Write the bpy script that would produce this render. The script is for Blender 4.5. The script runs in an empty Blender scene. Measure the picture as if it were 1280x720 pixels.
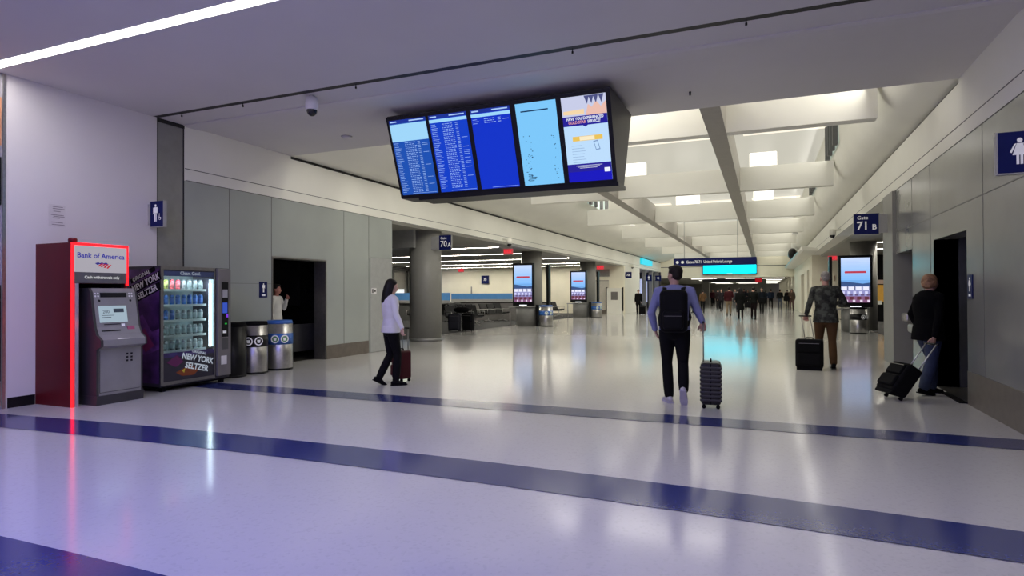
import bpy, bmesh, math, random
from math import sin, cos, pi, radians, atan, hypot
from mathutils import Vector, Matrix
random.seed(7)
SC = bpy.context.scene
COL = SC.collection

# ------------------------------------------------------------------ camera
F = 757.0; CAMH = 1.42; YAW = radians(22.6); ROLL = radians(0.23); PITCH = atan(6.7/757)
fw = Vector((-sin(YAW)*cos(PITCH), cos(YAW)*cos(PITCH), sin(PITCH)))
r0 = Vector((cos(YAW), sin(YAW), 0)); u0 = r0.cross(fw)
rt = r0*cos(ROLL) - u0*sin(ROLL); up = r0*sin(ROLL) + u0*cos(ROLL)
cd = bpy.data.cameras.new('camera'); cam = bpy.data.objects.new('camera', cd); COL.objects.link(cam)
cd.sensor_width = 36; cd.lens = 36*F/1280; cd.clip_end = 400; cd.clip_start = 0.05
cam.matrix_world = Matrix(((rt.x, up.x, -fw.x, 0), (rt.y, up.y, -fw.y, 0), (rt.z, up.z, -fw.z, CAMH), (0, 0, 0, 1)))
SC.camera = cam

# ------------------------------------------------------------------ world, exposure, large lights
SC.view_settings.view_transform = 'Standard'; SC.view_settings.look = 'None'
SC.view_settings.exposure = 0.0; SC.view_settings.gamma = 1.0; SC.view_settings.use_curve_mapping = False
w = bpy.data.worlds.new('hall_ambient'); SC.world = w; w.use_nodes = True
w.node_tree.nodes['Background'].inputs[0].default_value = (0.40, 0.36, 0.50, 1)
w.node_tree.nodes['Background'].inputs[1].default_value = 1.9
STRIP = 112.0        # hall ceiling strip
COFGLOW = 1.0          # hidden glow strips added in the coffers
LOUNGE = 44.0        # lounge linear lights
FARL = 4.5
cy = SC.cycles
cy.max_bounces = 7; cy.diffuse_bounces = 4; cy.glossy_bounces = 4; cy.transmission_bounces = 4
cy.sample_clamp_indirect = 4.0; cy.caustics_reflective = False; cy.caustics_refractive = False
try:
    cy.use_denoising = True
except Exception: pass

def area(name, loc, sx, sy, power, color, rot=(0, 0, 0)):
    l = bpy.data.lights.new(name, 'AREA'); l.shape = 'RECTANGLE'; l.size = sx; l.size_y = sy
    l.energy = power; l.color = color
    o = bpy.data.objects.new(name, l); COL.objects.link(o); o.location = loc; o.rotation_euler = rot
    return o

# ------------------------------------------------------------------ materials
MATS = {}
def mat(name, col, rough=0.5, metal=0.0, emis=None, es=0.0, var=0.06, scale=8.0, spec=0.5, bump=0.0, alpha=None, trans=0.0, ecol=None):
    if name in MATS: return MATS[name]
    m = bpy.data.materials.new(name); m.use_nodes = True; nt = m.node_tree
    b = nt.nodes['Principled BSDF']
    b.inputs['Roughness'].default_value = rough; b.inputs['Metallic'].default_value = metal
    b.inputs['Specular IOR Level'].default_value = spec
    tc = nt.nodes.new('ShaderNodeTexCoord'); nz = nt.nodes.new('ShaderNodeTexNoise')
    nz.inputs['Scale'].default_value = scale; nz.inputs['Detail'].default_value = 3
    nt.links.new(tc.outputs['Object'], nz.inputs['Vector'])
    rp = nt.nodes.new('ShaderNodeValToRGB'); nt.links.new(nz.outputs['Fac'], rp.inputs['Fac'])
    rp.color_ramp.elements[0].position = 0.3; rp.color_ramp.elements[1].position = 0.7
    rp.color_ramp.elements[0].color = (*[max(0, c*(1-var)) for c in col], 1)
    rp.color_ramp.elements[1].color = (*[min(1, c*(1+var)) for c in col], 1)
    nt.links.new(rp.outputs['Color'], b.inputs['Base Color'])
    if bump:
        bp = nt.nodes.new('ShaderNodeBump'); bp.inputs['Strength'].default_value = bump
        nt.links.new(nz.outputs['Fac'], bp.inputs['Height']); nt.links.new(bp.outputs['Normal'], b.inputs['Normal'])
    if es:
        b.inputs['Emission Color'].default_value = (*(ecol or col), 1); b.inputs['Emission Strength'].default_value = es
    if trans:
        b.inputs['Transmission Weight'].default_value = trans
    MATS[name] = m; return m
def lin(r, g, b):
    f = lambda c: ((c/255)/12.92 if c/255 <= 0.04045 else ((c/255+0.055)/1.055)**2.4)
    return (f(r), f(g), f(b))
def emat(name, rgb, k=1.0):
    if name in MATS: return MATS[name]
    m = bpy.data.materials.new(name); m.use_nodes = True; nt = m.node_tree
    b = nt.nodes['Principled BSDF']; c = lin(*rgb)
    b.inputs['Base Color'].default_value = (0.01, 0.01, 0.01, 1); b.inputs['Roughness'].default_value = 0.3; b.inputs['Specular IOR Level'].default_value = 0.1
    b.inputs['Emission Color'].default_value = (*c, 1); b.inputs['Emission Strength'].default_value = k
    MATS[name] = m; return m

def floor_mat():
    m = bpy.data.materials.new('terrazzo'); m.use_nodes = True; nt = m.node_tree; b = nt.nodes['Principled BSDF']
    tc = nt.nodes.new('ShaderNodeTexCoord')
    v = nt.nodes.new('ShaderNodeTexVoronoi'); v.inputs['Scale'].default_value = 55
    nt.links.new(tc.outputs['Object'], v.inputs['Vector'])
    rp = nt.nodes.new('ShaderNodeValToRGB'); nt.links.new(v.outputs['Color'], rp.inputs['Fac'])
    e = rp.color_ramp.elements
    e[0].position = 0.12; e[0].color = (0.495, 0.485, 0.465, 1); e[1].position = 0.3; e[1].color = (0.53, 0.52, 0.50, 1)
    x = rp.color_ramp.elements.new(0.93); x.color = (0.535, 0.525, 0.505, 1)
    x = rp.color_ramp.elements.new(1.0); x.color = (0.56, 0.55, 0.54, 1)
    n2 = nt.nodes.new('ShaderNodeTexNoise'); n2.inputs['Scale'].default_value = 0.35
    nt.links.new(tc.outputs['Object'], n2.inputs['Vector'])
    mp = nt.nodes.new('ShaderNodeMapRange'); mp.inputs['To Min'].default_value = 0.115; mp.inputs['To Max'].default_value = 0.145
    nt.links.new(n2.outputs['Fac'], mp.inputs['Value'])
    nt.links.new(mp.outputs['Result'], b.inputs['Roughness'])
    nt.links.new(rp.outputs['Color'], b.inputs['Base Color'])
    b.inputs['Specular IOR Level'].default_value = 0.43
    return m
FLOOR = floor_mat()
M_band = mat('navy_terrazzo', (0.035, 0.045, 0.16), 0.14, var=0.08, scale=40, spec=0.6)
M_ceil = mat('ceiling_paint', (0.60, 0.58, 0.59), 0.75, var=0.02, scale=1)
M_cream = mat('cream_plaster', (0.80, 0.79, 0.72), 0.7, var=0.02, scale=1.5)
M_cream2 = mat('cream_wall', (0.86, 0.82, 0.67), 0.7, var=0.03, scale=1.5)
M_lwall = mat('hall_wall_paint', (0.68, 0.65, 0.67), 0.5, var=0.02, scale=1)
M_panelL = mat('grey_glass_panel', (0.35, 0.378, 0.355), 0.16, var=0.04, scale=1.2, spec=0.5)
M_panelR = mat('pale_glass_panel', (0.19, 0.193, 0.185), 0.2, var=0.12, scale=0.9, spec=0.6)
M_joint = mat('joint_dark', (0.10, 0.10, 0.10), 0.6)
M_dark = mat('dark_slot', (0.012, 0.012, 0.012), 0.6)
M_black = mat('black_plastic', (0.007, 0.007, 0.008), 0.35, spec=0.25)
M_blackm = mat('black_matte', (0.004, 0.004, 0.005), 0.8, spec=0.1)
M_steel = mat('brushed_steel', (0.45, 0.44, 0.43), 0.3, 0.9, var=0.1, scale=30)
M_steeld = mat('dull_steel', (0.26, 0.25, 0.24), 0.38, 0.8, var=0.1, scale=20)
M_jamb = mat('grey_metal_cladding', (0.27, 0.27, 0.26), 0.4, 0.3)
M_base = mat('bronze_kickplate', (0.20, 0.175, 0.15), 0.35, 0.5, var=0.1)
M_beam = mat('beam_taupe', (0.36, 0.34, 0.30), 0.7, var=0.04)
M_carpet = mat('dark_carpet', (0.05, 0.05, 0.052), 0.95, var=0.3, scale=30, bump=0.2)
M_col = mat('column_grey', (0.25, 0.246, 0.228), 0.45, var=0.03)
M_navy = mat('navy_sign_face', (0.006, 0.010, 0.085), 0.4, spec=0.15)
M_white = mat('white_lettering', (0.85, 0.85, 0.85), 0.5, emis=True, es=0.12)
M_whitep = mat('white_plastic', (0.75, 0.74, 0.74), 0.4)
M_blue = mat('blue_film', (0.07, 0.20, 0.42), 0.35, es=0.25)
M_bluelid = mat('blue_lid', (0.03, 0.13, 0.45), 0.4)
M_grey = mat('mid_grey_laminate', (0.16, 0.16, 0.155), 0.45)
M_greyl = mat('light_grey_laminate', (0.33, 0.33, 0.32), 0.45)

# ------------------------------------------------------------------ mesh builder
class MB:
    def __init__(s): s.v = []; s.f = []; s.mi = []; s.mats = []; s.cur = 0; s.sm = []
    def m(s, material):
        if material not in s.mats: s.mats.append(material)
        s.cur = s.mats.index(material); return s
    def add(s, vs, fs, smooth=False):
        o = len(s.v); s.v += [tuple(v) for v in vs]
        for f in fs: s.f.append(tuple(i+o for i in f)); s.mi.append(s.cur); s.sm.append(smooth)
        return s
    def box(s, x0, x1, y0, y1, z0, z1):
        if x0 > x1: x0, x1 = x1, x0
        if y0 > y1: y0, y1 = y1, y0
        if z0 > z1: z0, z1 = z1, z0
        vs = [(x0,y0,z0),(x1,y0,z0),(x1,y1,z0),(x0,y1,z0),(x0,y0,z1),(x1,y0,z1),(x1,y1,z1),(x0,y1,z1)]
        return s.add(vs, [(0,3,2,1),(4,5,6,7),(0,1,5,4),(1,2,6,5),(2,3,7,6),(3,0,4,7)])
    def bbox(s, x0, x1, y0, y1, z0, z1, b=0.01, seg=2):
        bm = bmesh.new(); bmesh.ops.create_cube(bm, size=1)
        for v in bm.verts: v.co = Vector(((x0+x1)/2+v.co.x*abs(x1-x0), (y0+y1)/2+v.co.y*abs(y1-y0), (z0+z1)/2+v.co.z*abs(z1-z0)))
        bmesh.ops.bevel(bm, geom=bm.edges[:], offset=b, segments=seg, profile=0.5, affect='EDGES')
        return s.bm(bm)
    def bm(s, bm, smooth=False):
        bm.verts.index_update()
        s.add([v.co[:] for v in bm.verts], [[v.index for v in f.verts] for f in bm.faces], smooth); bm.free(); return s
    def prism(s, pts, a0, a1, axis='x'):
        # pts: 2D polygon; extruded along axis. axis x -> (y,z); y -> (x,z); z -> (x,y)
        n = len(pts)
        def P(a, p): return (a, p[0], p[1]) if axis == 'x' else ((p[0], a, p[1]) if axis == 'y' else (p[0], p[1], a))
        vs = [P(a0, p) for p in pts]+[P(a1, p) for p in pts]
        fs = [tuple(range(n))[::-1], tuple(range(n, 2*n))]+[(i, (i+1) % n, (i+1) % n+n, i+n) for i in range(n)]
        return s.add(vs, fs)
    def lathe(s, prof, c=(0, 0), n=24, smooth=True, arc=(0, 2*pi), sx=1, sy=1):
        vs = []; fs = []; full = abs(arc[1]-arc[0]-2*pi) < 1e-6; k = n if full else n+1
        for r, z in prof:
            for i in range(k):
                a = arc[0]+(arc[1]-arc[0])*i/n; vs.append((c[0]+r*sx*cos(a), c[1]+r*sy*sin(a), z))
        for j in range(len(prof)-1):
            for i in range(n):
                i2 = (i+1) % k
                fs.append((j*k+i, j*k+i2, (j+1)*k+i2, (j+1)*k+i))
        fs.append(tuple(range(k))[::-1]); fs.append(tuple((len(prof)-1)*k+i for i in range(k)))
        return s.add(vs, fs, smooth)
    def tube(s, pts, r, n=8, smooth=True, closed=False):
        pts = [Vector(p) for p in pts]; rings = []
        ref = None
        for i, p in enumerate(pts):
            t = (pts[min(i+1, len(pts)-1)]-pts[max(i-1, 0)]).normalized()
            if ref is None:
                ref = Vector((0, 0, 1)) if abs(t.z) < 0.9 else Vector((1, 0, 0))
            a = (ref-t*ref.dot(t))
            if a.length < 1e-4: a = t.orthogonal()
            a.normalize(); b = t.cross(a); ref = a
            rr = r[i] if isinstance(r, (list, tuple)) else r
            rings.append([p+(a*cos(2*pi*k/n)+b*sin(2*pi*k/n))*rr for k in range(n)])
        vs = [v for ring in rings for v in ring]; fs = []
        for j in range(len(rings)-1):
            for k in range(n): fs.append((j*n+k, j*n+(k+1) % n, (j+1)*n+(k+1) % n, (j+1)*n+k))
        fs.append(tuple(range(n))[::-1]); fs.append(tuple((len(rings)-1)*n+k for k in range(n)))
        return s.add(vs, fs, smooth)
    def ell(s, c, r, n=16, m=10, M=None):
        vs = []; fs = []
        for j in range(1, m):
            th = pi*j/m
            for i in range(n):
                a = 2*pi*i/n; v = Vector((r[0]*sin(th)*cos(a), r[1]*sin(th)*sin(a), r[2]*cos(th)))
                if M: v = M @ v
                vs.append(Vector(c)+v)
        t = Vector((0, 0, r[2])); 
        if M: t = M @ t
        vs.append(Vector(c)+t); vs.append(Vector(c)-t); T = len(vs)-2; B = len(vs)-1
        for j in range(m-2):
            for i in range(n): fs.append((j*n+i, (j+1)*n+i, (j+1)*n+(i+1) % n, j*n+(i+1) % n))
        for i in range(n):
            fs.append((T, i, (i+1) % n)); fs.append((B, (m-2)*n+(i+1) % n, (m-2)*n+i))
        return s.add(vs, fs, True)
    def build(s, name, material=None, parent=None, label=None, remesh=None, smoothit=0):
        me = bpy.data.meshes.new(name); me.from_pydata(s.v, [], s.f)
        mats = s.mats or [material]
        for mm in mats: me.materials.append(mm)
        for p, k, q in zip(me.polygons, s.mi, s.sm): p.material_index = k if s.mats else 0; p.use_smooth = q
        me.update()
        o = bpy.data.objects.new(name, me); COL.objects.link(o)
        if remesh:
            md = o.modifiers.new('r', 'REMESH'); md.mode = 'VOXEL'; md.voxel_size = remesh; md.use_smooth_shade = True
            if smoothit:
                sm = o.modifiers.new('s', 'SMOOTH'); sm.iterations = smoothit; sm.factor = 0.5
            dg = bpy.context.evaluated_depsgraph_get(); dg.update()
            nm = bpy.data.meshes.new_from_object(o.evaluated_get(dg))
            o.modifiers.clear(); o.data = nm; nm.name = name
            if not nm.materials: nm.materials.append(mats[0])
            for p in nm.polygons: p.use_smooth = True; p.material_index = 0
        if parent: o.parent = parent
        if label: o['label'] = label
        return o

class Fr:
    """a flat frame: origin, right, up, outward normal"""
    def __init__(s, o, r, u): s.o = Vector(o); s.r = Vector(r).normalized(); s.u = Vector(u).normalized(); s.n = s.r.cross(s.u)
    def p(s, x, y, d=0): return s.o+s.r*x+s.u*y+s.n*d
    def rect(s, mb, x0, y0, x1, y1, d=0.001, t=0.0):
        q = [s.p(x0, y0, d), s.p(x1, y0, d), s.p(x1, y1, d), s.p(x0, y1, d)]
        if t:
            q2 = [s.p(x0, y0, d-t), s.p(x1, y0, d-t), s.p(x1, y1, d-t), s.p(x0, y1, d-t)]
            return mb.add(q+q2, [(0,1,2,3),(7,6,5,4),(0,4,5,1),(1,5,6,2),(2,6,7,3),(3,7,4,0)])
        return mb.add(q, [(0, 1, 2, 3)])
    def poly(s, mb, pts, d=0.001):
        return mb.add([s.p(x, y, d) for x, y in pts], [tuple(range(len(pts)))])
    def disc(s, mb, x, y, r, d=0.001, n=20, ry=None):
        return s.poly(mb, [(x+r*cos(2*pi*i/n), y+(ry or r)*sin(2*pi*i/n)) for i in range(n)], d)
    def text(s, mb, txt, x, y, size, d=0.002, bold=0.0, align='CENTER', rot=0, squash=1.0):
        cu = bpy.data.curves.new('t', 'FONT'); cu.body = txt; cu.size = size; cu.align_x = align; cu.align_y = 'CENTER'
        cu.offset = bold*size; cu.resolution_u = 3
        o = bpy.data.objects.new('t', cu); COL.objects.link(o)
        dg = bpy.context.evaluated_depsgraph_get(); me = bpy.data.meshes.new_from_object(o.evaluated_get(dg))
        vs = []
        for v in me.vertices:
            a, b = v.co.x*squash, v.co.y
            a, b = a*cos(rot)-b*sin(rot), a*sin(rot)+b*cos(rot)
            vs.append(s.p(x+a, y+b, d))
        mb.add(vs, [tuple(p.vertices) for p in me.polygons])
        bpy.data.objects.remove(o); bpy.data.curves.remove(cu); bpy.data.meshes.remove(me)
        return mb

def thing(name, label, cat, loc=(0, 0, 0), rz=0, group=None):
    o = bpy.data.objects.new(name, None); COL.objects.link(o); o.empty_display_size = 0.1
    o.location = loc; o.rotation_euler = (0, 0, rz); o['label'] = label; o['category'] = cat
    if group: o['group'] = group
    return o
def tag(o, label, cat, group=None):
    o['label'] = label; o['category'] = cat
    if group: o['group'] = group
    return o
def struct(name, mb, m=None, label=None, cat=None):
    o = mb.build(name, m); o['kind'] = 'structure'
    if label: o['label'] = label
    return o
def dup(root, loc=None, rz=None, label=None, group=None):
    r = root.copy(); COL.objects.link(r)
    if loc is not None: r.location = loc
    if rz is not None: r.rotation_euler = (0, 0, rz)
    if label: r['label'] = label
    if group: r['group'] = group
    for ch in list(root.children):
        c = ch.copy(); COL.objects.link(c); c.parent = r
        for g in list(ch.children):
            d = g.copy(); COL.objects.link(d); d.parent = c
    return r

XL, XR, HC = -8.8, 2.37, 4.21
YE = 57.0
# ================================================================== STRUCTURE
# floor
b = MB(); b.box(-30, 16, -7, 116, -0.2, 0); struct('floor', b, FLOOR, 'pale speckled terrazzo floor of the concourse')
def band(name, up_pts, lo_pts, z=0.004):
    b = MB(); n = len(up_pts)
    vs = [(x, y, z) for x, y in up_pts]+[(x, y, z) for x, y in lo_pts]
    vs2 = [(x, y, 0.0005) for x, y, _ in vs]
    fs = [(n+i, n+i+1, i+1, i) for i in range(n-1)]
    b.add(vs, fs); struct(name, b, M_band)
def arc(x, yc, bow, y0, x0=-2.6): return y0-bow*(x-x0)**2
up1 = [(x, 4.64-0.0095*(x+2.9)**2) for x in [-14+i*0.5 for i in range(33)]]
lo1 = [(x, 4.11-0.0095*(x+2.9)**2) for x in [-14+i*0.5 for i in range(33)]]
band('trim_1', up1, lo1)
band('trim_2', [(-8.78, 7.17), (2.36, 7.22)], [(-8.78, 6.72), (2.36, 6.76)])
up3 = [(x, 2.16-0.0095*(x+2.9)**2) for x in [-12+i*0.5 for i in range(27)]]
lo3 = [(x, y-0.55) for x, y in up3]
band('trim_3', up3, lo3)

# hall ceiling with groove, step and soffit of the header
b = MB(); b.box(-20, 12, -7, 6.56, HC, HC+0.2); struct('ceiling', b, M_ceil)
b = MB(); b.box(-20, 12, 6.56, 6.66, HC+0.002, HC+0.2); struct('ceiling.001', b, M_dark)
b = MB(); b.box(-20, 12, 6.66, 7.10, HC, HC+0.2); struct('ceiling.002', b, M_ceil)
b = MB()
b.prism([(7.10, HC+0.2), (7.10, HC-0.012), (7.16, HC-0.022), (7.3, HC-0.02), (7.6, HC), (9.55, HC), (9.55, 6.2), (9.3, 6.2), (9.3, HC+0.3)], -9.6, 3.4, 'x')
struct('ceiling.003', b, M_ceil)
# groove hooks
for i, (px) in enumerate([(-8.25), (-7.0), (-5.0+0.0), (-2.0), (-0.15)]):
    b = MB(); b.tube([(px, 6.63, HC+0.1), (px, 6.63, HC-0.035)], 0.006); b.lathe([(0.012, HC-0.055), (0.012, HC-0.03)], (px, 6.63), 8)
    tag(b.build('track_hook', M_black), 'small black hook hanging from the ceiling groove, number %d counted from the left wall' % (i+1), 'hook', 'hooks along the ceiling groove')
# light strip
t = thing('ceiling_strip_light', 'long white linear light recessed across the hall ceiling at top left', 'ceiling light', (-3.2, 4.35, HC))
b = MB(); b.box(-6.6, 6.6, -0.075, 0.075, -0.004, 0.02); o = b.build('diffuser', emat('strip_white', (255, 250, 240), 5.0), t)
b = MB(); b.box(-6.62, 6.62, -0.085, -0.075, -0.006, 0.02); b.box(-6.62, 6.62, 0.075, 0.085, -0.006, 0.02); b.build('frame', M_whitep, t)
for i in range(7):  # lamps without a fixture, added to brighten the left coffer and fascia
    area('coffer_side_fill', (1.5, 14.7+6.6*i, 5.35), 1.0, 6.2, 45, (1.0, 0.965, 0.87), (0, radians(84), 0))
area('coffer_side_fill', (1.5, 10.4, 5.2), 1.2, 1.4, 30, (1.0, 0.965, 0.87), (0, radians(84), 0))
a = area('hall_area_light', (-3.2, 4.35, HC-0.02), 13.0, 0.15, STRIP, (1.0, 0.95, 0.9))
for yy in (1.6, -1.4):  # unseen blue lamps added to tint the foreground floor, no strip fixture here
    area('hall_area_light', (-4.6, yy, HC-0.02), 7.0, 0.3, 165, (0.20, 0.21, 1.0))

# left hall wall, jamb
b = MB(); b.box(XL-0.3, XL, 4.58, 6.63, 0, HC); struct('wall_left', b, M_lwall)
b = MB(); b.box(XL, XL+0.012, 4.60, 4.91, 0, 0.13); struct('baseboard_left', b, M_black)
b = MB(); b.m(M_jamb).box(XL-0.3, XL-0.01, 6.63, 7.12, 0, HC); b.m(M_dark).box(XL-0.01, XL-0.005, 6.625, 6.645, 0, HC); b.box(XL-0.01, XL-0.004, 7.10, 7.125, 0, HC)
b.box(XL-0.012, XL+0.005, 6.63, 7.12, HC-0.06, HC+0.001)
struct('trim_4', b)
# display case at the very edge of the frame
t = thing('display_case', 'steel-framed wall display case cut off by the left edge', 'display case', (XL, 4.2, 0))
b = MB(); b.box(-0.3, -0.01, -0.9, 0.36, 0, HC); b.build('case_body', mat('case_lavender', (0.33, 0.31, 0.36), 0.4), t)
for z0_, z1_, mm in ((3.3, 3.9, mat('poster_orange', (0.5, 0.22, 0.12), 0.5)), (2.55, 3.15, M_black), (0.35, 1.55, M_black), (0.05, 0.33, mat('poster_brown', (0.3, 0.18, 0.13), 0.5))):
    b = MB(); b.box(-0.01, 0.0, -0.8, 0.33, z0_, z1_); b.build('poster', mm, t)
b = MB(); b.box(-0.02, 0.012, 0.34, 0.375, 0, HC-0.01); b.build('frame', M_steel, t)

# corridor left wall : panels, joints, restroom opening
b = MB(); b.m(M_panelL)
b.box(XL-0.3, XL, 7.12, 9.04, 0, 3.3); b.box(XL-0.3, XL, 9.04, 10.62, 2.16, 3.3); b.box(XL-0.3, XL, 10.62, 13.15, 0.3, 3.3)
b.m(M_base).box(XL-0.3, XL+0.004, 10.64, 12.15, 0, 0.3)
b.m(M_panelL).box(XL-0.3, XL, 12.15, 13.15, 0, 0.3)
b.m(M_joint)
for y in (8.03, 9.03, 11.22, 12.155): b.box(XL, XL+0.002, y-0.006, y+0.006, 0.0 if y > 12 else 0.3, 3.3)
for z in (1.62,): b.box(XL, XL+0.001, 7.13, 9.03, z, z+0.005)
struct('wall_corridor_left', b)
# return of the wall into the lounge
b = MB(); b.box(-23, XL-0.001, 12.95, 13.15, 0, 3.3); struct('wall_lounge_front', b, M_panelL)
# service door with small sign
t = thing('door_1', 'flush grey service door behind the woman in the white jacket', 'door', (XL, 12.66, 0)); t['kind'] = 'structure'; del t['category']
b = MB(); b.box(0.003, 0.014, -0.46, 0.44, 0.01, 2.3); b.build('door_leaf', mat('door_grey', (0.36, 0.37, 0.36), 0.3), t)
b = MB(); b.box(0.012, 0.02, -0.42, -0.22, 1.42, 1.56); b.build('door_plate', M_whitep, t)
b = MB(); f = Fr((0.021, -0.42, 1.42), (0, 1, 0), (0, 0, 1)); f.rect(b, 0.02, 0.02, 0.07, 0.12, 0.001); f.rect(b, 0.1, 0.05, 0.17, 0.09, 0.001); b.build('plate_marks', M_black, t)
b = MB(); b.tube([(0.02, 0.3, 1.0), (0.06, 0.3, 1.0), (0.06, 0.2, 1.0)], 0.01); b.lathe([(0.03, 1.0), (0.03, 1.01)], (0.03, 0.3), 10); b.build('door_handle', M_steeld, t)

# restroom recess left
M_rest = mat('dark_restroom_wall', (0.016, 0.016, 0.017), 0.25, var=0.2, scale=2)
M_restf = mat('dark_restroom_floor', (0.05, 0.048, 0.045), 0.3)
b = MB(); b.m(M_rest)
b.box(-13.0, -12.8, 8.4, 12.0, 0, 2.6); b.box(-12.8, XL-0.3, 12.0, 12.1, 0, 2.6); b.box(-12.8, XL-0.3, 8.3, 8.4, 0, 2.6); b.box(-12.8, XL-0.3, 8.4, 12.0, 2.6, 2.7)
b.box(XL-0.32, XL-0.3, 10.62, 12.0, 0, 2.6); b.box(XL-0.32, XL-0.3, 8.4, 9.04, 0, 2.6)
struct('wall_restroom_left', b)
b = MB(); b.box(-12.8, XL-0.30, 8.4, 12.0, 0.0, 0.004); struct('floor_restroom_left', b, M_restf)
b = MB(); b.m(M_steeld); b.box(XL-0.3, XL+0.01, 10.585, 10.62, 0, 2.16); b.box(XL-0.3, XL+0.01, 9.04, 9.06, 0, 2.16); b.box(XL-0.3, XL+0.01, 9.06, 10.585, 2.13, 2.16)
struct('trim_5', b)
b = MB(); b.box(-9.6, -9.55, 10.3, 11.9, 0.15, 0.75); tag(b.build('low_partition', mat('partition_grey', (0.10, 0.10, 0.10), 0.3)), 'low grey partition panel inside the left restroom entrance', 'partition')
b = MB(); b.box(-10.6, -10.5, 10.2, 11.7, 1.15, 2.2); tag(b.build('wall_mirror', mat('mirror_dark', (0.10, 0.10, 0.10), 0.15, 0.8)), 'dim tall mirror deep inside the left restroom entrance', 'mirror')

# fascias
def fascia(x, sgn, z0, zj, y1, name):
    b = MB(); X0, X1 = (x-0.4, x) if sgn < 0 else (x, x+0.4)
    xi = x+0.003*(-sgn); xb = x
    b.m(M_cream).box(X0, X1, 7.12, y1, z0, 4.15)
    b.m(M_joint)
    b.box(min(x, xi), max(x, xi), 7.13, y1-0.01, zj-0.006, zj+0.006)
    # thick dark slot above, deep enough to read from anywhere
    b.m(M_dark).box(x+sgn*0.05, x+sgn*0.4, 9.55, y1, 4.14, 4.235)
    b.m(M_joint).box(min(x, xi), max(x, xi), 7.14, y1-0.02, z0, z0+0.012)
    return struct(name, b)
fascia(XL, -1, 3.3, 3.5, YE, 'wall_fascia_left')
fascia(XR, 1, 3.38, 3.59, YE, 'wall_fascia_right')
b = MB(); b.box(XL-0.4, XL, 7.12, 9.55, 4.15, HC); b.box(XR, XR+0.4, 7.12, 9.55, 4.15, HC); struct('ceiling.004', b, M_cream)

# coffered trough sides
Lp = [(-9.3, 4.213), (-8.86, 4.215), (-8.4, 4.30), (-7.9, 4.45), (-7.4, 4.70), (-7.0, 5.0), (-6.7, 5.35), (-6.55, 5.7), (-6.5, 6.0)]
Rp = [(2.9, 4.213), (2.43, 4.215), (2.2, 4.25), (2.0, 4.34), (1.84, 4.5), (1.74, 4.75), (1.69, 5.1), (1.68, 5.5), (1.68, 6.0)]
def side(pts, name, off):
    b = MB(); n = len(pts); ys = (9.5, YE)
    vs = [(x, y, z) for y in ys for x, z in pts]+[(x+off, y, z+0.15) for y in ys for x, z in pts]
    fs = [(i, i+1, n+i+1, n+i) for i in range(n-1)]
    fs2 = [(2*n+i, 3*n+i, 3*n+i+1, 2*n+i+1) for i in range(n-1)]
    b.add(vs, fs if off > 0 else [f[::-1] for f in fs], True); b.add(vs, fs2 if off > 0 else [f[::-1] for f in fs2], True)
    return struct(name, b, M_cream)
side(Lp, 'wall_coffer_left', -0.3); side(Rp, 'wall_coffer_right', 0.3)
b = MB(); b.box(-9.6, 3.2, 9.3, YE+0.3, 6.0, 6.2); struct('ceiling.005', b, emat('skylight_lid', (236, 232, 216), 0.6))
# long beams
for i, (x0, x1) in enumerate([(-0.89, -0.59), (-4.27, -3.97)]):
    b = MB(); b.box(x0, x1, 9.55, YE, HC, 4.9); struct('trim_%d' % (6+i), b, M_beam)
# cross baffles, with hidden glow strips and lamps added on their far side
M_cofglow = emat('coffer_glow_strip', (255, 246, 226), COFGLOW)
ys = [11.32+6.6*i for i in range(7)]
for i, y in enumerate(ys):
    b = MB(); top = 4.86
    b.box(-6.75, 1.70, y-0.125, y+0.125, HC+0.006, top)
    struct('trim_%d' % (8+i), b, M_cream)
    b = MB()
    for (x0, x1) in ((-6.4, -4.35), (-3.9, -0.95), (-0.52, 1.6)): b.box(x0, x1, y+0.14, y+0.75, 5.93, 5.95)  # glowing strips out of view, added to light the well
    struct('window_%d' % (3+i), b, M_cofglow)
    area('coffer_fill', (-3.6, y+1.05, 5.9), 5.4, 1.8, 270, (1.0, 0.965, 0.87), (radians(14), 0, 0))  # unseen fill lamp added to brighten the next baffle
# hidden glow strip and fill lamp added in the first bay behind the header
b = MB()
for (x0, x1) in ((-6.4, -4.35), (-3.9, -0.95), (-0.52, 1.6)): b.box(x0, x1, 9.6, 10.2, 5.93, 5.95)
struct('window_2', b, M_cofglow)
area('coffer_fill', (-3.8, 10.25, 5.9), 5.0, 0.9, 120, (1.0, 0.965, 0.87), (radians(10), 0, 0))
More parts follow.
